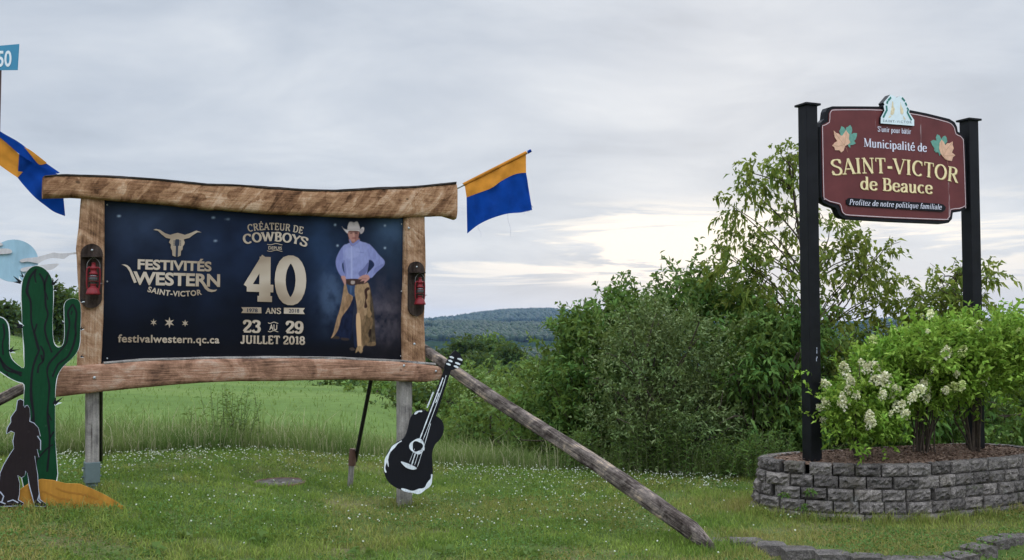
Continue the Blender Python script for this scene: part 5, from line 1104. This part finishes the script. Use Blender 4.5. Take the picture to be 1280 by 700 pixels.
DP = plane_at(85, 7.30, BY); DP.zb -= .02; DR = DP.root('dune_cutout'); tag(DR, 'flat orange painted sand dune cut-out lying low in front of the cactus', 'dune cut-out')
cutout(DP, DR, 'board', [(2, 650), (8, 619), (24, 613), (37, 604), (52, 599), (67, 600.5), (82, 604.5), (100, 605), (115, 611), (130, 618), (146, 627), (156, 634), (158, 650)], .02, 0, [M['sand']], 0)
mb = MB()
for ln in ([(40, 612), (56, 615), (72, 622), (90, 625)], [(70, 610), (84, 615), (104, 618), (122, 624)]): mb.ribbon(cr(DP.pts(ln, .001), 4), .012, -.0015)
mb.build('painted_ripple', painted('dark_sand_paint', (.33, .145, .025)), DR)

MP = Plane(BP.p0, BY, BP.zb); Q8 = lambda P: zc(P, 5.833, 0, 280)
c = MP.uv(18, 326, -.02); mw = MP.world(c[0], -.02, 0); MPl = Plane((mw.x, mw.y), BY, gz1(mw.x, mw.y)); MR = MPl.root('moon_cutout'); tag(MR, 'flat pale blue moon disc cut-out with grey cloud streaks, behind the cactus top', 'moon cut-out')
c = MPl.uv(18, 326, 0); rr_ = MPl.uv(48, 326, 0)[0] - c[0]; mb = MB(); mb.prism([(c[0] + rr_ * math.cos(R(q)), c[1] + rr_ * .98 * math.sin(R(q))) for q in range(0, 360, 6)], 0, .018); mb.build('disc', M['moon'], MR)
for cl in ([(144, 268), (160, 256), (200, 248), (270, 240), (340, 222), (390, 208), (430, 214), (500, 212), (568, 204), (566, 216), (510, 226), (470, 252), (430, 250), (370, 248), (310, 270), (280, 286), (250, 282), (200, 274), (160, 280)], [(150, 332), (170, 318), (230, 308), (290, 300), (340, 294), (420, 288), (425, 300), (390, 326), (350, 336), (290, 330), (200, 345), (160, 346)],
           [(-60, 184), (0, 179), (60, 180), (88, 196), (75, 214), (0, 220), (-60, 222)], [(-40, 138), (0, 134), (22, 150), (0, 160), (-40, 162)]):
    cutout(MPl, MR, 'cloud', Q8(cl), .012, .016, [M['cloud']], 3)
mb = MB(); mb.box((c[0] + .12, .045, c[1] / 2), (.025, .022, c[1] / 2 + .02)); mb.build('support_stake', M['grey'], MR)

# guitar cut-out hung on the right leg
gw = at(517, 560, 9.0); GP = Plane((gw.x, gw.y), R(18), gz1(gw.x, gw.y)); GR = GP.root('guitar_cutout'); tag(GR, 'flat black painted guitar cut-out with white brush strokes hung on the right billboard leg', 'guitar cut-out')
G = lambda P: zc(P, 3.5, 470, 435)
body = [(222, 276), (205, 272), (188, 273), (166, 285), (150, 310), (142, 345), (133, 375), (118, 398), (90, 414), (60, 444), (42, 485), (36, 530), (45, 570), (70, 600), (110, 621), (150, 633), (190, 632), (225, 613), (244, 580), (249, 545), (247, 500), (246, 462), (257, 425), (280, 400), (294, 372), (297, 340), (286, 315), (262, 297)]
cutout(GP, GR, 'body', G(body), .02, 0, [M['black_paint']], 4)
cutout(GP, GR, 'neck', G([(222, 300), (302, 88), (329, 96), (258, 312)]), .022, .006, [M['black_paint']], 0)
cutout(GP, GR, 'headstock', G([(300, 90), (306, 66), (316, 48), (330, 26), (346, 12), (362, 20), (376, 40), (379, 62), (362, 84), (328, 98)]), .02, .009, [M['black_paint']], 3)
for a_, b_ in (((322, 38), (340, 44)), ((316, 54), (334, 60)), ((307, 68), (326, 75)), ((356, 46), (378, 54)), ((346, 64), (368, 72)), ((340, 78), (360, 86))):
    mb = MB(); mb.ribbon(GP.pts(G([a_, ((a_[0] + b_[0]) / 2, (a_[1] + b_[1]) / 2 - 1), b_]), .01), [.010, .020, .012], -.0115); mb.build('tuning_peg', M['white'], GR)
mb = MB(); mb.ribbon(GP.pts(G(ell(180, 430, 28, 28, 40, 395)), .0), [.022 + .012 * math.sin(q * .9) for q in range(23)], -.0075); mb.build('sound_hole_ring', M['white'], GR)
mb = MB(); mb.prism(cr(GP.pts(G([(108, 498), (125, 500), (160, 514), (178, 526), (160, 532), (130, 522)]), 0), 3, True), -.009, -.001); mb.build('bridge', M['white'], GR)
mb = MB()
for ln, wd in (([(168, 512), (186, 455)], .006), ([(155, 512), (172, 458)], .012), ([(190, 400), (228, 300), (270, 190), (292, 130)], .012), ([(204, 404), (244, 300), (284, 190), (306, 120)], .006), ([(180, 520), (212, 420), (238, 330)], .006), ([(222, 262), (250, 192)], .014), ([(145, 500), (168, 440)], .004), ([(260, 240), (276, 196)], .010)):
    P = cr(GP.pts(G(ln), 0), 4); mb.ribbon(P, [wd * (.5 + .6 * abs(math.sin(i_ * 1.7))) for i_ in range(len(P))], -.0085)
mb.build('strings', M['white'], GR)
mb = MB()
for ln, w0 in (([(44, 545), (38, 525), (46, 486), (64, 448), (90, 420), (112, 406)], .028), ([(110, 616), (150, 628), (188, 627), (220, 610), (240, 578), (244, 552)], .044), ([(168, 290), (184, 278), (202, 277)], .024), ([(48, 480), (54, 520)], .012)):
    mb = MB(); P = cr(GP.pts(G(ln), 0), 5); n_ = len(P); mb.ribbon(P, [w0 * (.25 + .75 * math.sin(math.pi * (i_ + .5) / n_)) * (.8 + .3 * math.sin(i_ * .8)) for i_ in range(n_)], -.0022); mb.build('edge_highlight', M['white'], GR)
lgw = BP.world(BP.uv(507, 540, .02)[0], .02, 0); lp = GP.local((lgw.x, lgw.y, 0)); vv_ = GP.uv(512, 560, 0)[1]
mb = MB(); mb.box((lp.x, (lp.y + .02) / 2 + .0, vv_), (.025, max((lp.y - .02) / 2, .01), .04)); mb.build('mounting_block', M['grey'], GR)

# ------------------------------------------------------------------ flags
def m_cloth(name, col):
    m, t, o = newmat(name); co = obj_co(t); n_ = t.noise(co, 7, 4); f = t.maprange(n_, .3, .7, .78, 1.2, False)
    v = t.n('ShaderNodeVectorMath', {'operation': 'SCALE'}); v.inputs[0].default_value = col; t.l.new(f, v.inputs['Scale'])
    wv = t.noise(co, 320, 2); bn = t.n('ShaderNodeBump', Strength=.2, Distance=.002); t.l.new(wv, bn.inputs['Height'])
    b = t.n('ShaderNodeBsdfPrincipled', Base_Color=v.outputs[0], Roughness=.8); b.inputs['Specular IOR Level'].default_value = .1; t.l.new(bn.outputs[0], b.inputs['Normal'])
    tl = t.n('ShaderNodeBsdfTranslucent', Color=v.outputs[0]); ms = t.n('ShaderNodeMixShader', Fac=.35); t.l.new(b.outputs[0], ms.inputs[1]); t.l.new(tl.outputs[0], ms.inputs[2]); t.l.new(ms.outputs[0], o.inputs[0]); return m
M['orange'] = m_cloth('orange_cloth', (.58, .24, .035)); M['blue'] = m_cloth('blue_cloth', (.004, .045, .27))
def coons(pl, T, B, n=26, m=14, wave=.02, off=0.0, ph=0.0, tau=False):
    """cloth between a top and a bottom edge drawn left to right on the plane"""
    def rs_(P):
        P = np.array(cr(P, 8)); d = np.r_[0, np.cumsum(np.hypot(*np.diff(P, axis=0).T))]; s_ = np.linspace(0, d[-1], n + 1); return np.stack([np.interp(s_, d, P[:, 0]), np.interp(s_, d, P[:, 1])], 1)
    a, b = rs_(T), rs_(B); V = []
    for i_ in range(n + 1):
        for j_ in range(m + 1):
            t = j_ / m; p = a[i_] * (1 - t) + b[i_] * t; o_ = off + wave * (math.sin(i_ / n * 11 + ph + t * 2.2) * .6 + math.sin(i_ / n * 23 - t * 3 + ph) * .25) * (.25 + .75 * t if tau else 1)
            u, v = pl.uv(p[0], p[1], o_); V.append((u, -o_, v))
    return V, [(i_ * (m + 1) + j_, i_ * (m + 1) + j_ + 1, (i_ + 1) * (m + 1) + j_ + 1, (i_ + 1) * (m + 1) + j_) for i_ in range(n) for j_ in range(m)]
fw = at(572, 236, 9.62); FP = Plane((fw.x, fw.y), R(14), fw.z); FR = FP.root('flag'); tag(FR, 'orange over blue flag on a slanting pole at the right end of the top beam', 'flag', 'flags on the billboard ends')
Z7 = lambda P: zc(P, 5, 540, 170)
mb = MB(); bd = [(216, 384), (290, 356), (370, 326), (430, 284), (500, 246), (550, 232), (588, 230)]
for o_, mi, T, B in ((0, 0, [(204, 306), (300, 258), (400, 208), (500, 156), (587, 112)], bd), (0, 1, bd, [(220, 610), (288, 556), (370, 516), (470, 486), (560, 478), (626, 462)])):
    V, Fc = coons(FP, Z7(T), Z7(B), 30, 12, .04, 0, 0.4, mi == 0); mb.add(V, Fc, mi, True)
V, Fc = coons(FP, Z7([(588, 231), (600, 300), (606, 400), (620, 430)]), Z7([(586, 240), (590, 310), (604, 410), (634, 452)]), 8, 2, .004); mb.add(V, Fc, 1, True)
cl_ = mb.build('cloth', [M['orange'], M['blue']], FR)
mb = MB(); mb.tube([(FP.uv(*Z7([(196, 304)])[0], .0)[0], 0.0, FP.uv(*Z7([(196, 304)])[0], .0)[1]), (FP.uv(*Z7([(590, 104)])[0], .0)[0], 0.0, FP.uv(*Z7([(590, 104)])[0], .0)[1])], .017, 12); mb.build('pole_sleeve', M['orange'], cl_)
mb = MB()
for q in range(10):
    x0, y0 = 560 + q * 7, 478 - q * 2.2; u, v = FP.uv(*Z7([(x0, y0)])[0]); mb.tube([(u, 0, v), (u + .006 * (q % 3), -.004, v - .012 - .006 * (q % 4))], .0012, 4)
for x0, y0, l_ in ((288, 556, 75), (474, 486, 142)):
    P = [FP.uv(*Z7([(x0 + t * 20 - 4 * math.sin(t * 7), y0 + l_ * t)])[0]) for t in np.linspace(0, 1, 8)]; mb.tube([(u, 0, v) for u, v in P], .0018, 4)
mb.build('loose_thread', M['lav_text'], cl_)
a = FP.uv(*Z7([(150, 330)])[0]); b = FP.uv(*Z7([(598, 102)])[0]); e = FP.uv(*Z7([(618, 91)])[0])
mb = MB(); mb.tube([(a[0] - .07, .04, a[1] - .03), (a[0], 0, a[1]), (b[0], 0, b[1])], .0105, 10); mb.build('pole', M['galv'], FR); mb = MB(); mb.tube([(b[0], 0, b[1]), (e[0], 0, e[1])], .016, 10); mb.build('pole_tip', M['blue'], FR)

lw = at(57, 232, 7.75); LP = Plane((lw.x, lw.y), R(34), lw.z); LR = LP.root('flag'); tag(LR, 'orange and blue flag folded over itself, hanging behind the left end of the top beam', 'flag', 'flags on the billboard ends')
mb = MB()
V, Fc = coons(LP, [(-95, 112), (-40, 142), (0, 168), (24, 193), (42, 200)], [(-105, 140), (-60, 168), (-10, 200), (10, 214), (22, 222)], 24, 10, .022, -.12); mb.add(V, Fc, 0, True)
V, Fc = coons(LP, [(24, 192), (42, 200), (60, 210), (75, 222), (79, 245), (81.5, 269.5)], [(22, 222), (30, 232), (44, 247), (58, 258), (68, 265), (81, 270)], 24, 10, .022, -.12, 1.0); mb.add(V, Fc, 1, True)
mb.build('cloth', [M['orange'], M['blue']], LR)
mb = MB()
V, Fc = coons(LP, [(-95, 100), (-40, 136), (0, 164), (24, 178), (48, 197), (75, 216)], [(-95, 106), (-40, 146), (0, 172), (26, 194), (50, 208), (72, 217)], 24, 6, .008, -.085, 2); mb.add(V, Fc, 1, True)
V, Fc = coons(LP, [(30, 183.5), (40, 189), (58, 203)], [(45, 202), (50, 206), (58, 204.4)], 8, 4, .002, -.072); mb.add(V, Fc, 0, True)
mb.build('folded_edge', [M['orange'], M['blue']], LR)
a = LP.uv(66, 236, -.16); b = LP.uv(-100, 116, -.16); mb = MB(); mb.tube([(a[0], .16, a[1]), (b[0], .16, b[1])], .011, 10); mb.build('pole', M['galv'], LR)

# civic number sign at the left edge
rw = at(-9, 72, 8.6); g = gz1(rw.x, rw.y); RP = Plane((rw.x, rw.y), R(-24), g); RR_ = RP.root('number_sign'); tag(RR_, 'small blue sign plate with white 50 on a reddish post at the left edge', 'road sign')
cutout(RP, RR_, 'plate', [(-46, 61), (23.5, 55), (21.5, 87.5), (-47, 88)], .006, .0, [M['road_blue']], 0)
mb = MB(); sans_text(mb, '50', Lay(RP, (-3.5, 82.8), (14.2, 82.6), 18.6, .002), .02); mb.build('numerals', M['road_white'], RR_)
zt = RP.uv(1.5, 88, -.02); mb = MB(); mb.box((zt[0] - .035, .022, zt[1] / 2 + .05), (.022, .014, zt[1] / 2 + .05), bev=.003); mb.build('post', M['red_post'], RR_)

# ------------------------------------------------------------------ stone planter and municipal sign
PY = _PY; PP = Plane(_PL0, PY, 0.0); PR = PP.root('stone_planter'); tag(PR, 'raised oval planter of weathered grey split-face blocks filled with bark mulch', 'planter')
def l2(p): return (p[0], p[1])
rimL = np.array([(a_, b_) for a_, b_ in rim]); cen = rimL.mean(0); seg = np.r_[0, np.cumsum(np.hypot(*(np.diff(np.vstack([rimL, rimL[:1]]), axis=0)).T))]; per = seg[-1]
def rim_at(s_, o_):
    s_ = s_ % per; P = np.vstack([rimL, rimL[:1]]); q = np.array([np.interp(s_, seg, P[:, 0]), np.interp(s_, seg, P[:, 1])]); q2 = np.array([np.interp((s_ + .02) % per, seg, P[:, 0]), np.interp((s_ + .02) % per, seg, P[:, 1])])
    t = q2 - q; t /= np.hypot(*t) + 1e-9; n_ = np.array([t[1], -t[0]]); return q + n_ * o_, t, n_
mb = MB(); r = np.random.default_rng(15); HC = .105
if np.dot(rim_at(per * .3, 0)[2], rim_at(per * .3, 0)[0] - cen) < 0: SG = -1
else: SG = 1
def block(mb, s0, s1, z0, z1, o_out, o_in, r, rough=.012):
    """one split-face block following the curve, its outer face broken and uneven"""
    nu, nv = 10, 6; rows = []
    for v_ in range(nv):
        for u_ in range(nu):
            fu, fv = u_ / (nu - 1), v_ / (nv - 1); e = min(fu, 1 - fu, fv * .6, (1 - fv) * .6) ; o_ = o_out - (.016 if e < .02 else 0) + (r.random() - .5) * 2 * rough * (1 if e > .02 else .35)
            p, _, _ = rim_at(s0 + (s1 - s0) * fu, SG * o_); rows.append((p[0], p[1], z0 + (z1 - z0) * fv))
    Fc = [(a_ * nu + b_, a_ * nu + b_ + 1, (a_ + 1) * nu + b_ + 1, (a_ + 1) * nu + b_) for a_ in range(nv - 1) for b_ in range(nu - 1)]
    bi = len(rows)
    for u_ in range(nu): p, _, _ = rim_at(s0 + (s1 - s0) * u_ / (nu - 1), SG * o_in); rows.append((p[0], p[1], z0))
    for u_ in range(nu): p, _, _ = rim_at(s0 + (s1 - s0) * u_ / (nu - 1), SG * o_in); rows.append((p[0], p[1], z1))
    for u_ in range(nu - 1):
        Fc.append(((nv - 1) * nu + u_, (nv - 1) * nu + u_ + 1, bi + nu + u_ + 1, bi + nu + u_)); Fc.append((u_ + 1, u_, bi + u_, bi + u_ + 1)); Fc.append((bi + u_ + 1, bi + u_, bi + nu + u_, bi + nu + u_ + 1))
    for u_ in (0, nu - 1):
        Fc.append(tuple([q * nu + u_ for q in range(nv)] + [bi + nu + u_, bi + u_]))
    mb.add(rows, Fc, 0)
for c_ in range(6):
    z0 = -.155 + c_ * HC + .002; s_ = (c_ % 2) * .12 + .03 * c_; end = s_ + per - .03
    while s_ < end - .06:
        L = min(r.uniform(.185, .240), end - s_); zj = r.normal() * .002
        block(mb, s_ + .006, s_ + L - .006, z0 + zj, z0 + HC - .004 + zj * .3, .105 - .020 * c_ + r.normal() * .009, -.115, r, .013); s_ += L + (.035 if r.random() < .07 else 0)
mb.build('block_wall', M['stone'], PR)
mb = MB(); n_ = 96; ring = [rim_at(per * q / n_, SG * -.06)[0] for q in range(n_)]; V = []
for f_ in np.linspace(1, 0, 12):
    for q in range(n_):
        p = cen + (ring[q] - cen) * f_; V.append((p[0], p[1], .455 + .055 * (1 - f_ ** 2) + .022 * (float(fbm(np.array([p[0] * 7]), np.array([p[1] * 7]), 3)[0]) - .5)))
mb.add(V, [(i_ * n_ + q, i_ * n_ + (q + 1) % n_, (i_ + 1) * n_ + (q + 1) % n_, (i_ + 1) * n_ + q) for i_ in range(11) for q in range(n_)], 0, True)
r = np.random.default_rng(8)
for q in range(2600):
    i_ = r.integers(0, n_); f_ = math.sqrt(r.random()) * .98; p = cen + (ring[i_] - cen) * f_; s_ = r.uniform(.008, .022); a_ = r.uniform(0, 6.28); z_ = .46 + .055 * (1 - f_ ** 2) + r.uniform(0, .012); ca, sa = math.cos(a_) * s_, math.sin(a_) * s_
    mb.add([(p[0] - ca, p[1] - sa, z_), (p[0] + sa * .4, p[1] - ca * .4, z_ + .006), (p[0] + ca, p[1] + sa, z_ + .003), (p[0] - sa * .4, p[1] + ca * .4, z_ - .003)], [(0, 1, 2, 3)])
mb.build('mulch', M['mulch'], PR)
for px_, py_, i_ in ((981, 618, 0), (1003, 633, 1), (1012, 614, 2)):
    P = at(px_, py_, 8.78); root = empty('wall_fern', P); rw = np.random.default_rng(120 + i_); nl = 26; an = rw.uniform(3.4, 6.0, nl); D = norm(np.stack([np.cos(an), np.sin(an), rw.uniform(-.5, .9, nl)], 1))
    V, Fc = leaf_quads(D * rw.uniform(.0, .03, nl)[:, None], D, rw.uniform(.03, .06, nl), rw.uniform(.015, .03, nl), .3, rw); np_mesh('leaves', V, Fc, M['herb'], root)
    tag(root, ['small green fern sprouting between upper blocks on the planter left end', 'small weed sprouting low between the planter blocks', 'tiny weed tuft between the middle blocks of the planter'][i_], 'weed', 'weeds in the planter joints')

SR = PP.root('municipal_sign'); SR.location.z = .46; SP = Plane(_PL0, PY, .46); tag(SR, 'maroon municipality welcome board with gilded lettering between two square black posts', 'sign')
def spost(px_l, px_r, ytop, u):
    zt_ = SP.uv((px_l + px_r) / 2, ytop, .0)[1]; mb = MB(); mb.box((u, 0, zt_ / 2 - .05), (.062, .062, zt_ / 2 + .05), bev=.006); po = mb.build('post', M['black_steel'], SR)
    mb = MB(); mb.box((u, 0, zt_ + .006), (.084, .084, .010), bev=.003); mb.add([(u - .07, -.07, zt_ + .016), (u + .07, -.07, zt_ + .016), (u + .07, .07, zt_ + .016), (u - .07, .07, zt_ + .016), (u, 0, zt_ + .036)], [(0, 1, 4), (1, 2, 4), (2, 3, 4), (3, 0, 4)]); mb.build('post_cap', M['black_steel'], po)
    mb = MB()
    if u < .5:
        for dz in (.92, .99, 1.02, .94): mb.box((u + .01 + (dz * 37 % 1) * .01, -.0625, dz), (.003, .001, .007 + (dz * 13 % 1) * .01))
        mb.build('paint_chips', M['lav'], po)
spost(1002, 1026, 133, SP.uv(1013, 400)[0]); spost(1206, 1227, 152, SP.uv(1216, 400)[0])
OB = .035; ZS = lambda P: zc(P, 3.685, 980, 100)
outer = [(188, 178), (192, 145), (200, 128), (222, 121), (330, 121), (445, 122), (580, 138), (660, 154), (762, 179), (786, 194), (797, 215), (801, 238), (822, 248), (832, 268), (836, 300), (845, 575), (838, 594), (812, 606), (778, 611), (774, 640), (758, 658), (735, 662), (500, 652), (302, 641), (272, 636), (254, 622), (243, 596), (238, 588), (205, 577), (180, 562), (170, 540), (166, 350), (165, 215), (172, 194)]
bk = cutout(SP, SR, 'backing_board', ZS(outer), .07, OB, [M['black_paint']], 0)
def inset(P, d, c0):
    n_ = len(P); ar = sum(P[i_][0] * P[(i_ + 1) % n_][1] - P[(i_ + 1) % n_][0] * P[i_][1] for i_ in range(n_)); s_ = 1 if ar > 0 else -1; out = []
    for i_ in range(n_):
        a_ = np.array(P[i_ - 1]); b_ = np.array(P[(i_ + 1) % n_]); t = b_ - a_; t = t / (np.hypot(*t) + 1e-9); out.append((P[i_][0] - s_ * t[1] * d, P[i_][1] + s_ * t[0] * d))
    return out
face_px = [(205, 192), (207, 155), (216, 138), (232, 133), (330, 132), (445, 134), (580, 150), (658, 165), (752, 189), (776, 203), (788, 222), (794, 246), (814, 256), (826, 272), (830, 300), (839, 570), (834, 584), (808, 596), (770, 600), (766, 628), (754, 643), (735, 647), (500, 638), (302, 627), (280, 622), (266, 610), (258, 580), (252, 574), (212, 564), (188, 551), (179, 535), (175, 350), (173, 222), (178, 206)]
fo = SP.pts(ZS(face_px), OB + .006); mb = MB(); mb.prism(fo, -(OB + .006), -OB + .01); face = mb.build('face_panel', M['maroon'], SR)
mb = MB(); mb.ribbon(cr(inset(fo, .010, None), 2, True), .0075, -(OB + .0085), 0, True); mb.build('border_line', M['pink_line'], face)
TO = OB + .0095
def sl(A, B, cap, arch=0.0): return Lay(SP, ZS([A])[0], ZS([B])[0], cap / 3.685, TO, arch / 3.685)
mb = MB(); stroke_text(mb, "S'unir pour bâtir", sl((432, 237), (585, 249), 24), .09, .19, .05, .06); mb.build('motto_lettering', M['lav_text'], face); mb = MB(); stroke_text(mb, 'Municipalité de', sl((368, 307), (658, 331), 39), .06, .17, .05, .03); mb.build('title_lettering', M['lav_text'], face)
for nm, lift, dx, mat_ in (('lettering_shade', 0, (3, 3), 'gold_dark'), ('gilded_lettering', .002, (0, 0), 'gold')):
    mb = MB(); stroke_text(mb, 'SAINT-VICTOR', sl((221 + dx[0], 440 + dx[1]), (800 + dx[0], 474 + dx[1]), 70, 25), .06, .155, .055, .04, 0, 0, lift); stroke_text(mb, 'de Beauce', sl((350 + dx[0], 503 + dx[1]), (683 + dx[0], 524 + dx[1]), 58), .065, .165, .055, .04, 0, 0, lift); mb.build(nm, M[mat_], face)
cap_ = [(300, 543), (720, 570), (735, 574), (746, 586), (742, 600), (728, 607), (300, 578), (288, 570), (287, 553)]
mb = MB(); P = SP.pts(ZS(cap_), OB + .016); mb.prism(P, -(OB + .016), -(OB + .004)); pn = mb.build('slogan_plate', M['black_paint'], face)
mb = MB(); la = Lay(SP, ZS([(300, 574)])[0], ZS([(725, 597)])[0], 25 / 3.685, OB + .0175); stroke_text(mb, 'Profitez de notre politique familiale', la, .06, .14, .03, .04, .2); mb.build('slogan_lettering', M['lav_text'], pn)
Z6 = lambda P: zc(P, 11.667, 1025, 140); Z62 = lambda P: zc(P, 11.667, 1130, 140)
def lf(px_, z_, mat_, nm, ln=None):
    P = SP.pts(px_, TO); mb = MB(); mb.prism(P, -TO - z_, -TO + .004); o = mb.build(nm, M[mat_], face)
    if ln:
        mb = MB()
        for q in ln: mb.ribbon(SP.pts(q, TO), .003, -TO - z_ - .001)
        mb.build('leaf_vein', M['vein'], o)
lf(Z6([(312, 205), (350, 225), (372, 265), (388, 220), (412, 215), (440, 190), (462, 225), (470, 265), (455, 330), (490, 305), (540, 310), (535, 350), (520, 400), (495, 420), (522, 458), (480, 480), (440, 480), (440, 525), (415, 500), (400, 470), (330, 380), (300, 330), (282, 280), (300, 250)]), .001, 'leaf_teal', 'maple_leaf')
lf(Z6([(200, 272), (232, 305), (275, 320), (300, 345), (325, 345), (378, 265), (400, 300), (425, 330), (418, 400), (440, 440), (412, 470), (375, 490), (360, 505), (345, 560), (305, 592), (280, 558), (220, 558), (210, 520), (180, 492), (210, 450), (250, 425), (215, 370)]), .003, 'leaf_peach', 'maple_leaf', [Z6([(365, 510), (380, 530), (400, 585)]), Z6([(365, 500), (290, 410), (215, 300)]), Z6([(350, 480), (370, 390), (378, 290)]), Z6([(340, 480), (270, 500), (195, 492)])])
lf(Z62([(485, 325), (520, 345), (545, 400), (568, 360), (600, 345), (620, 375), (632, 430), (600, 470), (560, 560), (520, 640), (500, 590), (465, 590), (440, 560), (445, 530), (415, 490), (390, 430), (430, 405), (475, 420), (466, 370)]), .001, 'leaf_teal', 'maple_leaf')
lf(Z62([(545, 405), (580, 440), (600, 490), (630, 455), (665, 455), (708, 432), (706, 480), (722, 530), (695, 590), (745, 632), (710, 660), (695, 715), (640, 705), (600, 690), (560, 640), (530, 600), (512, 540), (515, 460)]), .003, 'leaf_peach', 'maple_leaf', [Z62([(575, 640), (610, 560), (700, 440)]), Z62([(575, 640), (550, 540), (545, 430)]), Z62([(580, 640), (640, 640), (730, 635)]), Z62([(575, 640), (620, 700), (640, 780)])])
Z5 = lambda P: zc(P, 12.729, 1085, 110)
eo = [(204, 470), (262, 360), (248, 285), (262, 262), (248, 232), (262, 215), (355, 105), (385, 112), (420, 130), (455, 150), (500, 128), (520, 122), (545, 140), (600, 205), (625, 262), (618, 285), (660, 330), (655, 390), (735, 508), (735, 602), (204, 562)]
em = cutout(SP, SR, 'emblem', Z5(eo), .07, OB + .03, [M['emb_white'], M['black_paint']], 0)
for ln in ([(365, 148), (318, 200)], [(312, 205), (300, 250)], [(292, 280), (300, 350), (240, 470)], [(540, 155), (585, 210)], [(592, 232), (615, 282)], [(618, 315), (640, 340), (625, 390), (692, 515)]):
    mb = MB(); mb.ribbon(SP.pts(Z5(ln), OB + .03), .020, -(OB + .0315)); mb.build('green_edge_mark', M['emb_green'], em)
mb = MB()
for po in ([(388, 210), (400, 225), (402, 290), (425, 330), (410, 410), (385, 432), (355, 420), (370, 330)], [(520, 225), (530, 290), (556, 330), (562, 400), (545, 425), (515, 400), (512, 320)], [(340, 440), (372, 440), (350, 470), (325, 470)], [(560, 440), (590, 480), (600, 500), (570, 500)]):
    mb.prism(SP.pts(Z5(po), OB + .03), -(OB + .032), -OB)
mb.build('beige_figure_mark', M['emb_beige'], em)
mb = MB(); la = Lay(SP, Z5([(240, 538)])[0], Z5([(696, 564)])[0], 36 / 12.729, OB + .0315); sans_text(mb, 'SAINT-VICTOR', la, .01, 1.3); mb.build('emblem_lettering', M['emb_grey'], em)

# hydrangeas in the planter
def pb(px_, y_): x_ = (px_ - CX) / F * y_; return (x_, y_, .47)
shrub('hydrangea', pb(1068, 9.02), [el(1072, 508, 9.0, 32, 32, .28), el(1062, 490, 8.98, 14, 15, .16), el(1098, 522, 8.98, 26, 16, .2), el(1112, 500, 9.1, 26, 30, .25), el(1060, 518, 8.98, 16, 20, .16)], 560, 11, .052, .028, M['hydr'],
      'small hydrangea shrub with cream flower heads just right of the left sign post', 'shrub', seed=31, twig=.15, up=.5, stems=10, srad=.008, clump=.10, spread=.012, flowers=(40, .044, (M['petal'], M['petal'])), droop=.15)
shrub('hydrangea', pb(1150, 9.35), [el(1140, 464, 9.3, 42, 30, .42), el(1118, 450, 9.25, 30, 20, .3), el(1178, 448, 9.4, 42, 36, .42), el(1165, 472, 9.2, 42, 26, .3), el(1092, 462, 9.3, 20, 14, .25), el(1160, 428, 9.3, 22, 14, .3)], 1050, 11, .062, .032, M['hydr'],
      'large bushy hydrangea with lime-cream flower heads in the middle of the planter', 'shrub', seed=32, twig=.17, up=.7, stems=22, srad=.008, clump=.10, spread=.045, flowers=(24, .036, (M['petal'], M['petal_green'])), droop=.15)
shrub('hydrangea', pb(1214, 9.5), [el(1225, 446, 9.5, 48, 38, .45), el(1262, 462, 9.4, 40, 34, .4), el(1210, 474, 9.3, 38, 24, .3), el(1200, 424, 9.6, 26, 18, .3), el(1300, 445, 9.6, 38, 40, .4), el(1240, 418, 9.5, 22, 14, .3)], 1150, 11, .062, .032, M['hydr'],
      'large leafy hydrangea hiding the foot of the right sign post', 'shrub', seed=33, twig=.17, up=.7, stems=12, srad=.011, clump=.10, spread=.03, flowers=(12, .030, (M['petal_green'], M['petal'])), droop=.15)

# row of edging blocks at the lower right
ed = [(906, 671.5), (935, 676.5), (962, 681), (999, 687), (1041, 692), (1085, 696), (1129, 699.5), (1168, 700), (1200, 694), (1222, 684), (1244, 675), (1272, 671)]
ang = [.0, -.03, -.03, -.03, -.04, -.02, -.02, .10, .55, .65, .55, .05]
EP = [at(px_, py_, yground(px_, py_)) for px_, py_ in ed]; er = empty('stone_edging', (EP[0].x, EP[0].y, gz1(EP[0].x, EP[0].y))); tag(er, 'low row of worn concrete edging blocks sunk in the grass at the lower right', 'edging')
r = np.random.default_rng(44)
for i_, P in enumerate(EP):
    x_, y_ = P.x, P.y; z_ = gz1(x_, y_ + .15) + (-.01 if i_ == 0 else .018); mb = MB(); bm = bmesh.new(); bmesh.ops.create_cube(bm, size=2); bmesh.ops.subdivide_edges(bm, edges=list(bm.edges), cuts=4, use_grid_fill=True)
    for v in bm.verts:
        v.co = Vector((v.co.x * .122, v.co.y * .085, v.co.z * .075)); k_ = 1.0 if v.co.z < .07 else .35; v.co += Vector((r.normal() * .003 * k_, r.normal() * .005 * k_, r.normal() * .002 * k_))
        if abs(v.co.x) > .12 and v.co.z > .065: v.co.z -= .008
    bm.verts.index_update(); rot = Matrix.Rotation(ang[i_] + r.normal() * .03, 3, 'Z'); V = [rot @ v.co for v in bm.verts]; Fc = [[v.index for v in f.verts] for f in bm.faces]; bm.free()
    mb.add([(v.x + x_ - er.location.x, v.y + y_ - er.location.y, v.z + z_ - .060 - er.location.z) for v in V], Fc); mb.build('edging_stone', M['kerb_stone'], er)
